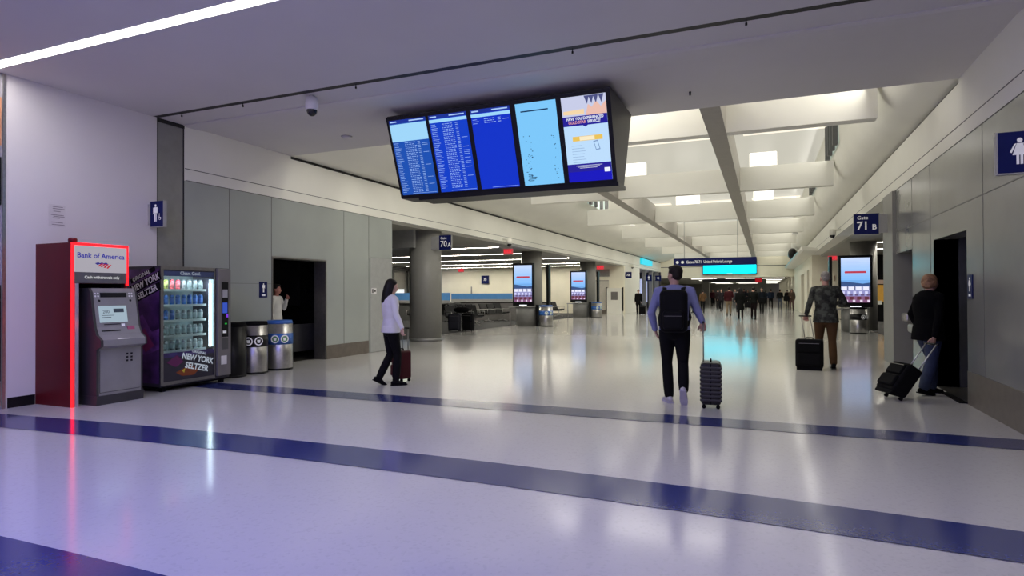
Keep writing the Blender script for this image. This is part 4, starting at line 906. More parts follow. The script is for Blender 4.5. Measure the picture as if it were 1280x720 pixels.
# dark vertical banners beside columns
for (x, y, lab) in ((-9.35, 26.6, 'tall black post right of the nearer left advert screen'), (-9.55, 36.5, 'tall black post right of the farther left advert screen')):
    b = MB(); b.bbox(x, x+0.12, y, y+0.3, 0.0, 2.75, 0.01); tag(b.build('black_post', M_black), lab, 'post')
b = MB(); b.bbox(2.2, 2.3, 24.9, 25.2, 0, 2.72, 0.01); tag(b.build('black_post', M_black), 'tall black post left of the right advert screen', 'post')

# ================================================================== LOUNGE FURNITURE
t = thing('lounge_counter', 'long grey counter with a blue glass screen behind the big column', 'counter', (-22.4, 27.5, 0))
b = MB(); b.box(0, 7.4, 0, 0.5, 0, 0.92); b.build('counter_body', M_grey, t)
b = MB(); b.box(-0.05, 7.45, -0.06, 0.56, 0.92, 0.98); b.build('counter_top', M_greyl, t)
b = MB(); b.box(0, 7.4, 0.2, 0.23, 1.08, 1.46); b.build('blue_screen', M_blue, t)
b = MB(); b.box(0, 7.4, 0.19, 0.24, 0.98, 1.08); b.build('rail', M_greyl, t)
t = thing('lounge_counter', 'grey counter with a blue glass screen right of the big column', 'counter', (-17.9, 33.0, 0))
b = MB(); b.box(0, 4.1, 0, 0.5, 0, 0.88); b.build('counter_body', M_greyl, t)
b = MB(); b.box(-0.05, 4.15, -0.06, 0.56, 0.88, 0.95); b.build('counter_top', M_greyl, t)
b = MB(); b.box(0, 4.1, 0.2, 0.23, 1.08, 1.42); b.build('blue_screen', M_blue, t)
b = MB(); b.box(0, 4.1, 0.19, 0.24, 0.95, 1.08); b.build('rail', M_greyl, t)
t = thing('low_wall', 'long low grey wall with a dark top edge behind the lounge seats', 'low wall', (-15.2, 29.3, 0))
b = MB(); b.box(0, 5.0, 0, 0.2, 0, 0.92); b.build('wall_body', mat('lowwall_grey', (0.20, 0.19, 0.185), 0.6), t)
b = MB(); b.box(-0.03, 5.03, -0.03, 0.23, 0.92, 0.96); b.build('top_rail', M_blackm, t)

def seat_bench(n):
    t = thing('lounge_bench', 'x', 'seats')
    for k in range(n):
        x = k*0.6
        b = MB(); b.prism([(-0.24, 0.42), (0.22, 0.40), (0.24, 0.45), (-0.22, 0.48)], x+0.03, x+0.55, 'x'); b.build('seat', M_black, t)
        b = MB(); b.prism([(0.20, 0.45), (0.38, 0.90), (0.43, 0.90), (0.26, 0.42)], x+0.03, x+0.55, 'x'); b.build('backrest', M_black, t)
    for k in range(n+1):
        x = k*0.6-0.01
        b = MB(); b.tube([(x, 0.3, 0.42), (x, 0.3, 0.63), (x, -0.2, 0.63), (x, -0.2, 0.42)], 0.016); b.build('armrest', M_steel, t)
    b = MB(); b.box(0, n*0.6, -0.03, 0.04, 0.36, 0.41); b.build('beam', M_steeld, t)
    for x in (0.3, n*0.6-0.3):
        b = MB(); b.tube([(x, -0.28, 0.03), (x, 0, 0.10), (x, 0, 0.36)], 0.025); b.tube([(x, 0, 0.10), (x, 0.3, 0.03)], 0.025); b.build('leg', M_steel, t)
    return t
proto3 = None; cnt = 0
SE = [(-13.15, 24.7, 77, 'black lounge seats just right of the two suitcases, facing the corridor'), (-12.65, 26.9, 77, 'black lounge seats left of the nearer advert screen, facing the corridor'), (-14.5, 26.2, 77, 'black lounge seats in the second row behind the ones left of the nearer advert screen'),
      (-15.6, 24.6, 20, 'black lounge seats seen between the woman and the big column'), (-12.3, 22.6, 65, 'black lounge seats right behind the big column'),
      (-12.9, 31.0, 80, 'black lounge seats between the two left advert screens, left row'), (-11.7, 33.2, 78, 'black lounge seats between the two left advert screens, right row'),
      (3.9, 21.7, -95, 'black lounge seats behind the gate 71B pier, nearest'), (4.9, 24.3, -95, 'black lounge seats behind the gate 71B pier, farther')]
for (x, y, a, lab) in SE:
    if proto3 is None: proto3 = seat_bench(3); o = proto3; o.location = (x, y, 0.006); o.rotation_euler.z = radians(a); o['label'] = lab; o['group'] = 'lounge seating rows'
    else: dup(proto3, (x, y, 0.006), radians(a), lab, 'lounge seating rows')

# wall furniture on the back wall near second kiosk
t = thing('air_grille', 'dark louvred air grille on the cream wall right of the farther advert screen', 'grille', (-10.75, 40.98, 2.55))
b = MB(); b.box(0, 0.95, -0.03, 0, 0, 0.5); b.build('frame', M_steeld, t)
b = MB()
for k in range(5): b.box(0.03, 0.92, -0.04, -0.03, 0.04+k*0.095, 0.085+k*0.095)
b.build('slat', M_jamb, t)
t = thing('wall_cabinet', 'cream cabinet with a dark hatch on the wall left of the pier', 'cabinet', (-9.85, 40.4, 0))
b = MB(); b.bbox(0, 1.0, 0, 0.58, 0.0, 1.75, 0.01, 1); b.build('cabinet_body', M_cream, t)
b = MB(); b.box(0.28, 0.74, -0.01, 0, 0.95, 1.5); b.build('hatch', M_steeld, t)
b = MB(); b.box(-0.10, -0.04, 0.1, 0.4, 0.2, 1.8); b.box(1.04, 1.05, 0.1, 0.4, 0.2, 1.8); b.build('edge_post', M_blackm, t)
t = thing('door_frame_panel', 'pale flush door on the cream wall under the air grille', 'door', (-10.8, 40.97, 0))
b = MB(); b.box(0, 0.95, 0, 0.02, 0.25, 2.25); b.build('door_leaf', mat('pale_door', (0.6, 0.57, 0.5), 0.5), t)
b = MB(); b.box(0.0, 0.95, -0.02, 0.0, 2.25, 2.30); b.build('lintel', M_steeld, t)
for k, (x, z) in enumerate(((-12.4, 1.75), (-12.3, 1.35))):
    b = MB(); b.bbox(x, x+0.25, 40.9, 40.995, z, z+0.18, 0.02); tag(b.build('wall_box', M_black), ('upper' if k == 0 else 'lower')+' of two small black boxes on the cream wall left of the farther advert screen', 'wall box')
b = MB(); b.lathe([(0.16, 0.0), (0.12, 0.5), (0.08, 1.2), (0.05, 1.4), (0.04, 1.85)], (-16.9, 34.0), 16); tag(b.build('desk_vase', M_jamb), 'tall dark vase standing behind the lounge counter below the square dark sign', 'vase')
# ================================================================== PEOPLE
def loft(b, pts, rad, ref=(1, 0, 0), n=18, cap=True):
    """pts: centres, rad: (rx, ry) per ring, elliptical rings along the path; rounded ends"""
    P = [Vector(p) for p in pts]; R = [(r, r) if not isinstance(r, (tuple, list)) else r for r in rad]
    ref = Vector(ref)
    if cap:
        t0 = (P[0]-P[1]).normalized(); t1 = (P[-1]-P[-2]).normalized()
        q0, q1 = min(R[0]), min(R[-1])
        P = [P[0]+t0*q0*0.55, P[0]+t0*q0*0.35]+P+[P[-1]+t1*q1*0.35, P[-1]+t1*q1*0.55]
        sc = lambda r, k: (r[0]*k, r[1]*k)
        R = [sc(R[0], 0.35), sc(R[0], 0.8)]+R+[sc(R[-1], 0.8), sc(R[-1], 0.35)]
    vs = []; k = len(P)
    for i, p in enumerate(P):
        t = (P[min(i+1, k-1)]-P[max(i-1, 0)]).normalized()
        s = ref-t*ref.dot(t)
        if s.length < 1e-3: s = t.orthogonal()
        s.normalize(); q = t.cross(s)
        for j in range(n):
            a = 2*pi*j/n; vs.append(p+s*R[i][0]*cos(a)+q*R[i][1]*sin(a))
    fs = [(j*n+i, j*n+(i+1) % n, (j+1)*n+(i+1) % n, (j+1)*n+i) for j in range(k-1) for i in range(n)]
    fs += [tuple(range(n))[::-1], tuple((k-1)*n+i for i in range(n))]
    return b.add(vs, fs, True)
def lerp(a, b, t): return Vector(a)*(1-t)+Vector(b)*t

def hand(b, w_, d, nrm, side, curl=0.5, s=1.0, thumb=0.6):
    """w_: wrist, d: direction to the fingers, nrm: palm normal, side: +1/-1 which way the thumb leaves"""
    d = Vector(d).normalized(); nrm = Vector(nrm); nrm = (nrm-d*nrm.dot(d)).normalized(); t = d.cross(nrm)*side
    w_ = Vector(w_)
    loft(b, [w_-d*0.02*s, w_+d*0.02*s, w_+d*0.055*s, w_+d*0.088*s], [(0.026*s, 0.018*s), (0.034*s, 0.017*s), (0.041*s, 0.016*s), (0.040*s, 0.013*s)], ref=t, n=12)
    Ls = [0.070, 0.080, 0.074, 0.058]
    for k in range(4):
        o = w_+d*0.085*s+t*(0.030-0.020*k)*s; a = 0.15; p = [o-d*0.02*s, o]; q = o.copy()
        for seg, fr in enumerate((0.45, 0.32, 0.23)):
            a += curl*(0.7, 1.0, 0.7)[seg]
            q = q+(d*cos(a)+nrm*sin(a))*Ls[k]*fr*s; p.append(q.copy())
        loft(b, p, [0.0085*s, 0.0092*s, 0.0085*s, 0.0078*s, 0.0066*s], ref=t, n=8)
    o = w_+d*0.025*s+t*0.026*s
    a1 = o+(d*0.6+t*0.7+nrm*0.25*thumb).normalized()*0.038*s; a2 = a1+(d*0.85+t*0.2+nrm*0.6*thumb).normalized()*0.03*s; a3 = a2+(d*0.8-t*0.1*thumb+nrm*0.7*thumb).normalized()*0.024*s
    loft(b, [o-t*0.012*s, o, a1, a2, a3], [0.012*s, 0.0125*s, 0.0105*s, 0.0095*s, 0.0075*s], ref=nrm, n=8)

def headmesh(b, c, R, s=1.0):
    c = Vector(c)
    T = lambda v: c+R @ (Vector(v)*s)
    E = lambda p, r: b.ell(T(p), [x*s for x in r], 20, 14, R)
    E((0, -0.012, 0.022), (0.074, 0.092, 0.088)); E((0, 0.018, -0.03), (0.062, 0.070, 0.085)); E((0, 0.045, -0.082), (0.035, 0.034, 0.026))
    E((0, 0.062, 0.020), (0.048, 0.022, 0.022)); E((0.036, 0.05, -0.028), (0.024, 0.026, 0.026)); E((-0.036, 0.05, -0.028), (0.024, 0.026, 0.026))
    loft(b, [T((0, 0.078, 0.012)), T((0, 0.092, -0.012)), T((0, 0.104, -0.032)), T((0, 0.092, -0.042))], [0.008*s, 0.010*s, 0.013*s, 0.010*s], ref=R @ Vector((1, 0, 0)), n=8)
    E((0, 0.079, -0.060), (0.024, 0.011, 0.006)); E((0, 0.078, -0.069), (0.021, 0.011, 0.006))
    for g in (-1, 1):
        E((g*0.074, -0.008, -0.015), (0.010, 0.020, 0.032))

SKIN = mat('skin_tone', (0.48, 0.28, 0.21), 0.5, var=0.08, scale=20)
EYE = mat('eye_white', (0.6, 0.6, 0.58), 0.3); LIP = mat('lip_tone', (0.36, 0.15, 0.13), 0.5)

BASE = dict(hipz=0.93, ls=(-0.185, 0, 1.425), rs=(0.185, 0, 1.425), le=(-0.235, -0.03, 1.14), lw=(-0.235, 0.06, 0.90), re=(0.235, -0.03, 1.14), rw=(0.235, 0.06, 0.90),
            lh=(-0.092, 0, 0.91), rh=(0.092, 0, 0.91), lk=(-0.10, 0.04, 0.50), rk=(0.10, 0.0, 0.50), la=(-0.10, 0.03, 0.085), ra=(0.10, -0.03, 0.085),
            lf=(0, 0), rf=(0, 0), hyaw=0, hpitch=0, lean=0.0)
def person(label, x, y, rz, h, pose=None, skin=None, top=None, bottom=None, shoes=None, hair=None, hairstyle='short', coat=0.0, voxel=0.009, coatmat=None,
           collar=None, fingers=True, grip=(0.4, 0.4), sole=None, bulk=1.0, group=None, hem=None, sleeve=1.0, hips=1.0):
    p = dict(BASE); p.update(pose or {}); s = h/1.75
    t = thing('person', label, 'person', (x, y, 0), radians(rz), group)
    V = lambda k: Vector(p[k])
    lean = p['lean']
    def tz(z, xo=0, yo=0): return Vector((xo, yo+lean*max(0, z-0.93), z))
    skin = skin or SKIN
    Rh = Matrix.Rotation(radians(p['hyaw']), 3, 'Z') @ Matrix.Rotation(radians(p['hpitch']), 3, 'X')
    hc = tz(1.635)+Vector((0, 0.015, 0))
    def torso(b, o, z0=0.84, zt=1.46):
        rings = [(0.84, 0.120*hips, 0.095), (0.93, 0.163*hips, 0.112), (1.00, 0.158*hips, 0.108), (1.10, 0.140, 0.098), (1.22, 0.152, 0.108), (1.32, 0.168, 0.114), (1.40, 0.172, 0.098), (1.445, 0.135, 0.078), (1.475, 0.085, 0.062)]
        rr = [r for r in rings if z0-1e-6 <= r[0] <= zt+1e-6]
        loft(b, [tz(z, 0, -0.012 if 1.15 < z < 1.42 else 0) for z, _, _ in rr], [((a+o)*bulk, (c+o)*bulk) for _, a, c in rr], n=28)
    def arm(b, S, Ew, W, o, end=1.0):
        S, Ew, W = V(S), V(Ew), V(W); We = lerp(Ew, W, end); iw = Vector((0 if S.x == 0 else -0.05*(1 if S.x > 0 else -1), 0, 0.005))
        S = S+Vector((0, lean*0.5, 0)); 
        loft(b, [S+iw, S, lerp(S, Ew, 0.35), lerp(S, Ew, 0.8), Ew, lerp(Ew, We, 0.3), lerp(Ew, We, 0.75), We], [q+o for q in (0.062, 0.060, 0.049, 0.041, 0.041, 0.041, 0.031, 0.027)], n=14)
    def leg(b, Hh, K, A, o, end=1.0, fl=1.0):
        Hh, K, A = V(Hh), V(K), V(A); Ae = lerp(K, A, end)
        loft(b, [Hh+Vector((0, 0, 0.03)), lerp(Hh, K, 0.2), lerp(Hh, K, 0.6), lerp(Hh, K, 0.9), K, lerp(K, Ae, 0.3), lerp(K, Ae, 0.7), Ae], [q*bulk+o for q in (0.088, 0.086, 0.070, 0.056, 0.054, 0.055, 0.043*fl, 0.036*fl)], n=16)
    # body: one continuous surface
    b = MB(); torso(b, -0.012); arm(b, 'ls', 'le', 'lw', -0.006); arm(b, 'rs', 're', 'rw', -0.006); leg(b, 'lh', 'lk', 'la', -0.010); leg(b, 'rh', 'rk', 'ra', -0.010)
    loft(b, [tz(1.43), tz(1.49), tz(1.56)+Vector((0, 0.008, 0))], [(0.075, 0.065), (0.056, 0.058), (0.053, 0.056)], n=18)
    headmesh(b, hc, Rh)
    if fingers:
        for W, Ee, sd, cu in (('lw', 'le', 1, grip[0]), ('rw', 're', -1, grip[1])):
            d = p.get(W+'d') or tuple(V(W)-V(Ee)); nn = p.get(W+'n') or (-1 if W == 'rw' else 1, 0, 0)
            hand(b, V(W), d, nn, sd if W == 'lw' else sd, cu)
    else:
        for W, Ee in (('lw', 'le'), ('rw', 're')):
            d = (V(W)-V(Ee)).normalized(); hand(b, V(W), d, (-1 if W == 'rw' else 1, 0, 0), 1 if W == 'lw' else -1, 0.4)
    for v in range(len(b.v)): b.v[v] = tuple(c*s for c in b.v[v])
    body = b.build('body', skin, t, None, voxel)
    def scl(b): b.v = [tuple(c*s for c in v) for v in b.v]; return b
    # clothing
    if top:
        b = MB(); z0 = hem if hem else (0.93 if coat == 0 else 0.93-coat)
        if coat > 0.02:
            loft(b, [tz(0.93-coat), tz(0.93-coat*0.4), tz(0.97)], [((0.175*hips+0.05*coat)*bulk+0.02, 0.13*bulk+0.02), (0.17*hips*bulk+0.02, 0.125*bulk+0.02), (0.165*hips*bulk+0.02, 0.115*bulk+0.02)], n=28, cap=False)
        torso(b, 0.016, max(0.93, z0 if z0 in (0.93, 1.0) else 0.93)); e = sleeve
        arm(b, 'ls', 'le', 'lw', 0.010, e*0.97); arm(b, 'rs', 're', 'rw', 0.010, e*0.97)
        loft(b, [tz(1.44), tz(1.485)], [(0.085, 0.078), (0.068, 0.068)], n=20, cap=False)
        scl(b).build('top' if coat < 0.15 else 'coat', top, t, None, voxel, 2)
    if collar:
        b = MB(); loft(b, [tz(1.455, 0, -0.004), tz(1.505, 0, -0.004)], [(0.078, 0.074), (0.064, 0.066)], n=20, cap=False); scl(b).build('collar', collar, t)
    if bottom:
        b = MB(); loft(b, [tz(0.86), tz(0.93), tz(1.03)], [(0.135*hips*bulk, 0.11*bulk), (0.168*hips*bulk+0.006, 0.118*bulk), (0.155*hips*bulk+0.004, 0.108*bulk)], n=28)
        leg(b, 'lh', 'lk', 'la', 0.008, 1.0, 1.25); leg(b, 'rh', 'rk', 'ra', 0.008, 1.0, 1.25)
        scl(b).build('trousers', bottom, t, None, voxel, 2)
    sh = shoes or M_blackm
    for A, Fd in (('la', 'lf'), ('ra', 'rf')):
        a = V(A); yawf, pit = p[Fd]; Rf = Matrix.Rotation(radians(yawf), 3, 'Z') @ Matrix.Rotation(radians(pit), 3, 'X')
        q = lambda v: a+Rf @ Vector(v)
        b = MB()
        loft(b, [q((0, -0.065, -0.045)), q((0, -0.02, -0.033)), q((0, 0.04, -0.04)), q((0, 0.11, -0.052)), q((0, 0.17, -0.058))], [(0.034, 0.034), (0.040, 0.045), (0.043, 0.040), (0.046, 0.026), (0.034, 0.018)], n=14)
        loft(b, [q((0, -0.01, -0.03)), q((0, -0.005, 0.02))], [(0.042, 0.046), (0.040, 0.042)], n=12, cap=False)
        so = scl(b).build('shoe', sh, t, None, voxel)
        b = MB()
        pts = [(-0.036, -0.08), (0.036, -0.08), (0.040, 0.0), (0.050, 0.10), (0.040, 0.17), (0, 0.195), (-0.040, 0.17), (-0.050, 0.10), (-0.040, 0.0)]
        n = len(pts); vs = [q((u, v, -0.066)) for u, v in pts]+[q((u, v, -0.084)) for u, v in pts]
        b.add(vs, [tuple(range(n)), tuple(range(n, 2*n))[::-1]]+[(i, i+n, (i+1) % n+n, (i+1) % n) for i in range(n)])
        scl(b).build('sole', sole or M_blackm, so)
    # hair
    if hairstyle and hair:
        b = MB(); T = lambda v: hc+Rh @ Vector(v); E = lambda q, r: b.ell(T(q), r, 18, 12, Rh)
        if hairstyle in ('short', 'crop'):
            k = 0.008 if hairstyle == 'short' else 0.003
            E((0, -0.026, 0.042), (0.076+k, 0.088+k, 0.078+k)); E((0, -0.050, -0.005), (0.066+k, 0.052+k, 0.062+k))
            if hairstyle == 'short': E((0, 0.04, 0.088), (0.055, 0.042, 0.028)); E((0.062, 0.0, 0.035), (0.02, 0.03, 0.035)); E((-0.062, 0.0, 0.035), (0.02, 0.03, 0.035))
        elif hairstyle == 'bob':
            E((0, -0.02, 0.040), (0.092, 0.100, 0.088)); E((0, -0.045, -0.02), (0.094, 0.075, 0.085)); E((0.066, 0.0, -0.01), (0.03, 0.05, 0.065)); E((-0.066, 0.0, -0.01), (0.03, 0.05, 0.065))
            for kk in range(9):
                a = pi*kk/8+pi; E((0.07*cos(a), -0.03+0.07*sin(a), 0.01-0.05*((kk*5) % 3)/2), (0.03, 0.03, 0.04))
        else:
            E((0, -0.022, 0.040), (0.084, 0.097, 0.082))
            loft(b, [T((0, -0.03, 0.03)), T((0, -0.055, -0.05)), T((0, -0.075, -0.13)), T((0, -0.085, -0.21)), T((0.0, -0.09, -0.28)), T((0.0, -0.09, -0.325))], [(0.09, 0.09), (0.104, 0.082), (0.108, 0.068), (0.112, 0.058), (0.10, 0.048), (0.06, 0.03)], n=20)
            for g in (-1, 1): loft(b, [T((g*0.068, 0.0, 0.02)), T((g*0.082, -0.01, -0.08)), T((g*0.086, -0.03, -0.17)), T((g*0.07, -0.05, -0.24))], [0.022, 0.026, 0.028, 0.015], n=10)
        scl(b).build('hair', hair, t, None, max(voxel*0.8, 0.006), 1)
    if fingers and voxel < 0.012:
        for g in (-1, 1):
            b = MB(); b.ell(hc*s+Rh @ Vector((g*0.028*s, 0.082*s, 0.004*s)), (0.011*s, 0.007*s, 0.006*s), 10, 8, Rh); b.m(M_black); b.ell(hc*s+Rh @ Vector((g*0.028*s, 0.088*s, 0.004*s)), (0.005*s, 0.003*s, 0.005*s), 8, 6, Rh)
            b.mats = [EYE, M_black]; b.mi = [0]*(10*6+20)+[1]*(len(b.f)-80); b.build('eye', None, t)
        b = MB(); b.ell(hc*s+Rh @ Vector((0, 0.0855*s, -0.0645*s)), (0.022*s, 0.0075*s, 0.006*s), 12, 8, Rh); b.build('lips', LIP, t)
    t['s'] = s
    del t['s']
    return t, s

def suitcase(label, x, y, rz, w_, d, h, style='hard', m=None, handle=0.45, bars=2, tilt=0, z=0.0, wheels=4, barm=None, name='suitcase', group=None, barx=0.09, hlean=0.0, ydir=0.0):
    """w_ along local x, d along local y, h up. tilt in degrees about local x through the rear wheels"""
    t = thing(name, label, 'suitcase', (x, y, z), radians(rz), group); t.rotation_euler = (0, 0, 0)
    t.rotation_mode = 'XYZ'
    t.matrix_world = Matrix.Translation((x, y, z)) @ Matrix.Rotation(radians(rz), 4, 'Z') @ Matrix.Rotation(radians(tilt), 4, 'X')
    m = m or M_black; g = 0.045
    b = MB(); b.bbox(-w_/2, w_/2, -d/2, d/2, g, h, min(w_, d)*0.16, 3); body = b.build('shell', m, t)
    if style == 'hard':
        b = MB()
        k = 9
        for i in range(k):
            zz = g+0.06+(h-g-0.12)*i/(k-1)
            b.bbox(-w_/2-0.012, w_/2+0.012, -d/2-0.012, d/2+0.012, zz-0.014, zz+0.014, 0.012, 2)
        b.build('rib', mat('case_rib', (0.035, 0.033, 0.038), 0.4, spec=0.3), body)
        b = MB(); b.bbox(-w_/2-0.004, w_/2+0.004, -0.006, 0.006, g+0.01, h-0.01, 0.002, 1); b.build('zip', M_blackm, body)
    else:
        b = MB(); b.bbox(-w_*0.42, w_*0.42, -d/2-0.035, -d/2+0.03, g+0.05, h*0.55, 0.02, 2); b.build('front_pocket', m, body)
        b = MB(); b.bbox(-w_*0.40, w_*0.40, -d/2-0.025, -d/2+0.03, h*0.60, h*0.92, 0.015, 2); b.build('upper_pocket', m, body)
        b = MB(); b.box(-w_*0.36, w_*0.36, -d/2-0.029, -d/2-0.024, h*0.87, h*0.88); b.build('zip', M_steeld, body)
    b = MB(); b.tube([(-0.06, 0, h-0.002), (-0.05, 0, h+0.028), (0.05, 0, h+0.028), (0.06, 0, h-0.002)], 0.009); b.build('grab_handle', M_blackm, t)
    pos = [(-1, -1), (1, -1), (-1, 1), (1, 1)] if wheels == 4 else [(-1, 1), (1, 1)]
    for sx_, sy_ in pos:
        b = MB(); cx_, cy_ = sx_*(w_/2-0.035), sy_*(d/2-0.035)
        b.tube([(cx_-0.012, cy_, 0.024), (cx_+0.012, cy_, 0.024)], 0.024, 14); b.box(cx_-0.018, cx_+0.018, cy_-0.014, cy_+0.014, 0.03, 0.06); b.build('wheel', M_blackm, t)
    if wheels == 2:
        b = MB(); b.box(-w_/2+0.02, w_/2-0.02, -d/2+0.02, -d/2+0.05, 0.0, 0.06); b.build('foot', M_blackm, t)
    if handle:
        bx = [0.0] if bars == 1 else [-barx, barx]; yy = d/2-0.03
        hl = hlean
        for q in bx:
            b = MB(); b.tube([(q, yy, h-0.01), (q+hl, yy+ydir, h+handle)], 0.007 if barm is None else 0.009, 8); b.build('handle_bar', barm or M_steeld, t)
        b = MB(); b.tube([(bx[0]-0.03+hl, yy+ydir, h+handle), (bx[-1]+0.03+hl, yy+ydir, h+handle)], 0.014, 10); b.build('handle_grip', M_black, t)
    return t

# ---- man in blue shirt walking away
M_shirt = mat('blue_shirt', (0.19, 0.205, 0.38), 0.75, spec=0.2, var=0.08, scale=14, bump=0.15)
M_trs = mat('black_trousers', (0.005, 0.005, 0.006), 0.8, spec=0.1)
H_dark = mat('dark_brown_hair', (0.010, 0.007, 0.006), 0.6, spec=0.2, var=0.4, scale=60, bump=0.4)
man, s = person('man in a blue shirt with a black backpack walking away and pulling a ribbed suitcase', -1.07, 8.02, 4, 1.77,
    dict(ls=(-0.195, 0, 1.42), rs=(0.195, 0, 1.42), le=(-0.285, -0.05, 1.15), lw=(-0.245, 0.05, 0.92), lwd=(0.25, 0.35, -0.8), re=(0.275, -0.03, 1.19), rw=(0.345, -0.06, 1.03), rwd=(0.1, 0.05, -0.9), rwn=(-0.2, 1, 0),
         lk=(-0.10, 0.06, 0.50), la=(-0.075, 0.03, 0.085), lf=(24, 0), rk=(0.10, 0.02, 0.50), ra=(0.115, -0.16, 0.19), rf=(-4, -52), hyaw=48, hpitch=0, lean=0.03),
    mat('skin_man', (0.42, 0.24, 0.18), 0.5), M_shirt, M_trs, mat('shoe_lilac', (0.42, 0.40, 0.45), 0.5), H_dark, 'short', bulk=1.1, collar=M_shirt, sole=mat('sole_lilac', (0.42, 0.40, 0.50), 0.6), grip=(0.3, 0.9))
M_bp = mat('backpack_black', (0.004, 0.004, 0.005), 0.75, spec=0.12, bump=0.1)
b = MB(); b.bbox(-0.165, 0.175, -0.32, -0.135, 0.92, 1.46, 0.07, 4); b.bbox(-0.12, 0.13, -0.37, -0.26, 0.96, 1.20, 0.04, 3); bp = b.build('pack_body', M_bp)
bp.name = 'pack_body'
bk = thing('backpack', 'black backpack on the back of the man in the blue shirt', 'backpack', (-1.07, 8.02, 0), radians(4)); bp.parent = bk
for g in (-1, 1):
    b = MB(); pts = [(g*0.10, -0.14, 1.36), (g*0.115, -0.08, 1.475), (g*0.125, 0.02, 1.50), (g*0.13, 0.115, 1.42), (g*0.15, 0.135, 1.25), (g*0.185, 0.06, 1.10), (g*0.16, -0.16, 1.00)]
    loft(b, pts, [(0.028, 0.009)]*7, n=10); b.build('shoulder_strap', M_bp, bk)
b = MB(); b.tube([(-0.03, -0.17, 1.41), (-0.02, -0.17, 1.45), (0.03, -0.17, 1.45), (0.04, -0.17, 1.41)], 0.008); b.build('grab_loop', M_bp, bk)
b = MB(); b.box(-0.10, 0.11, -0.372, -0.368, 1.13, 1.133); b.build('zip', M_steeld, bk)
suitcase('dark grey ribbed spinner suitcase pulled by the man in the blue shirt', -0.62, 7.93, 4+90, 0.37, 0.235, 0.56, 'hard', mat('case_graphite', (0.013, 0.012, 0.014), 0.35, spec=0.3), 0.49, 1, 0, hlean=0.0)

# ---- woman in white jacket
H_blk = mat('black_hair', (0.005, 0.004, 0.004), 0.5, spec=0.2, var=0.3, scale=80, bump=0.3)
M_wj = mat('white_jacket', (0.66, 0.65, 0.68), 0.7, var=0.04, scale=16, bump=0.15)
woman, s = person('woman with long black hair in a white jacket walking past the left wall', -5.37, 7.98, -38, 1.65,
    dict(ls=(-0.165, 0, 1.41), rs=(0.165, 0, 1.41), le=(-0.19, 0.04, 1.15), lw=(-0.13, 0.13, 1.04), re=(0.27, 0.0, 1.17), rw=(0.40, 0.06, 0.95), rwd=(0.15, 0.0, -0.9), rwn=(-0.3, 1, 0),
         lk=(-0.08, 0.02, 0.50), la=(-0.08, -0.17, 0.13), lf=(8, -28), rk=(0.08, 0.09, 0.51), ra=(0.08, 0.06, 0.085), rf=(-6, 0), hyaw=-14, hpitch=-8, lean=0.02),
    mat('skin_woman', (0.50, 0.32, 0.25), 0.5), M_wj, mat('black_slacks', (0.005, 0.005, 0.006), 0.8, spec=0.1), M_blackm, H_blk, 'long', grip=(0.5, 0.9), bulk=1.06, hips=0.98, coat=0.06)
suitcase('dark red suitcase with a two bar handle beside the woman in the white jacket', -5.46, 8.42, -20, 0.27, 0.22, 0.50, 'soft', mat('case_maroon', (0.045, 0.003, 0.008), 0.5, spec=0.2), 0.36, 2, 0, barx=0.07)

# ---- old man in mottled jacket
def camo():
    m = mat('mottled_jacket', (0.05, 0.052, 0.045), 0.85, var=0.1, scale=9)
    nt = m.node_tree; r_ = [n for n in nt.nodes if n.type == 'VALTORGB'][0]; r_.color_ramp.interpolation = 'CONSTANT'
    r_.color_ramp.elements[0].color = (0.006, 0.006, 0.006, 1); r_.color_ramp.elements[0].position = 0.0; r_.color_ramp.elements[1].color = (0.055, 0.06, 0.052, 1); r_.color_ramp.elements[1].position = 0.52
    x = r_.color_ramp.elements.new(0.42); x.color = (0.022, 0.024, 0.021, 1)
    return m
old, s = person('grey haired old man in a mottled dark jacket and brown trousers seen from behind', 1.06, 12.70, 2, 1.80,
    dict(le=(-0.275, -0.08, 1.17), lw=(-0.33, -0.10, 0.97), lwd=(0, 0.05, -1), lwn=(0.3, -1, 0), re=(0.31, -0.03, 1.20), rw=(0.16, 0.17, 1.17), rwd=(-0.6, 0.5, 0.2),
         lk=(-0.10, 0.10, 0.51), la=(-0.12, 0.12, 0.085), rk=(0.10, -0.01, 0.50), ra=(0.11, -0.08, 0.095), rf=(-5, -6), hyaw=3, hpitch=-14, lean=0.04),
    mat('skin_old', (0.44, 0.23, 0.19), 0.5), camo(), mat('brown_trousers', (0.085, 0.045, 0.02), 0.8, spec=0.15), M_blackm, mat('grey_hair', (0.23, 0.21, 0.20), 0.7, var=0.3, scale=60, bump=0.3), 'crop', coat=0.10, bulk=1.1, grip=(0.9, 0.3))
suitcase('black soft suitcase with two wheels pulled by the old man', 0.76, 12.35, -6, 0.46, 0.25, 0.56, 'soft', M_blackm, 0.42, 2, 0, wheels=2, barx=0.075, hlean=-0.07, ydir=0.0)

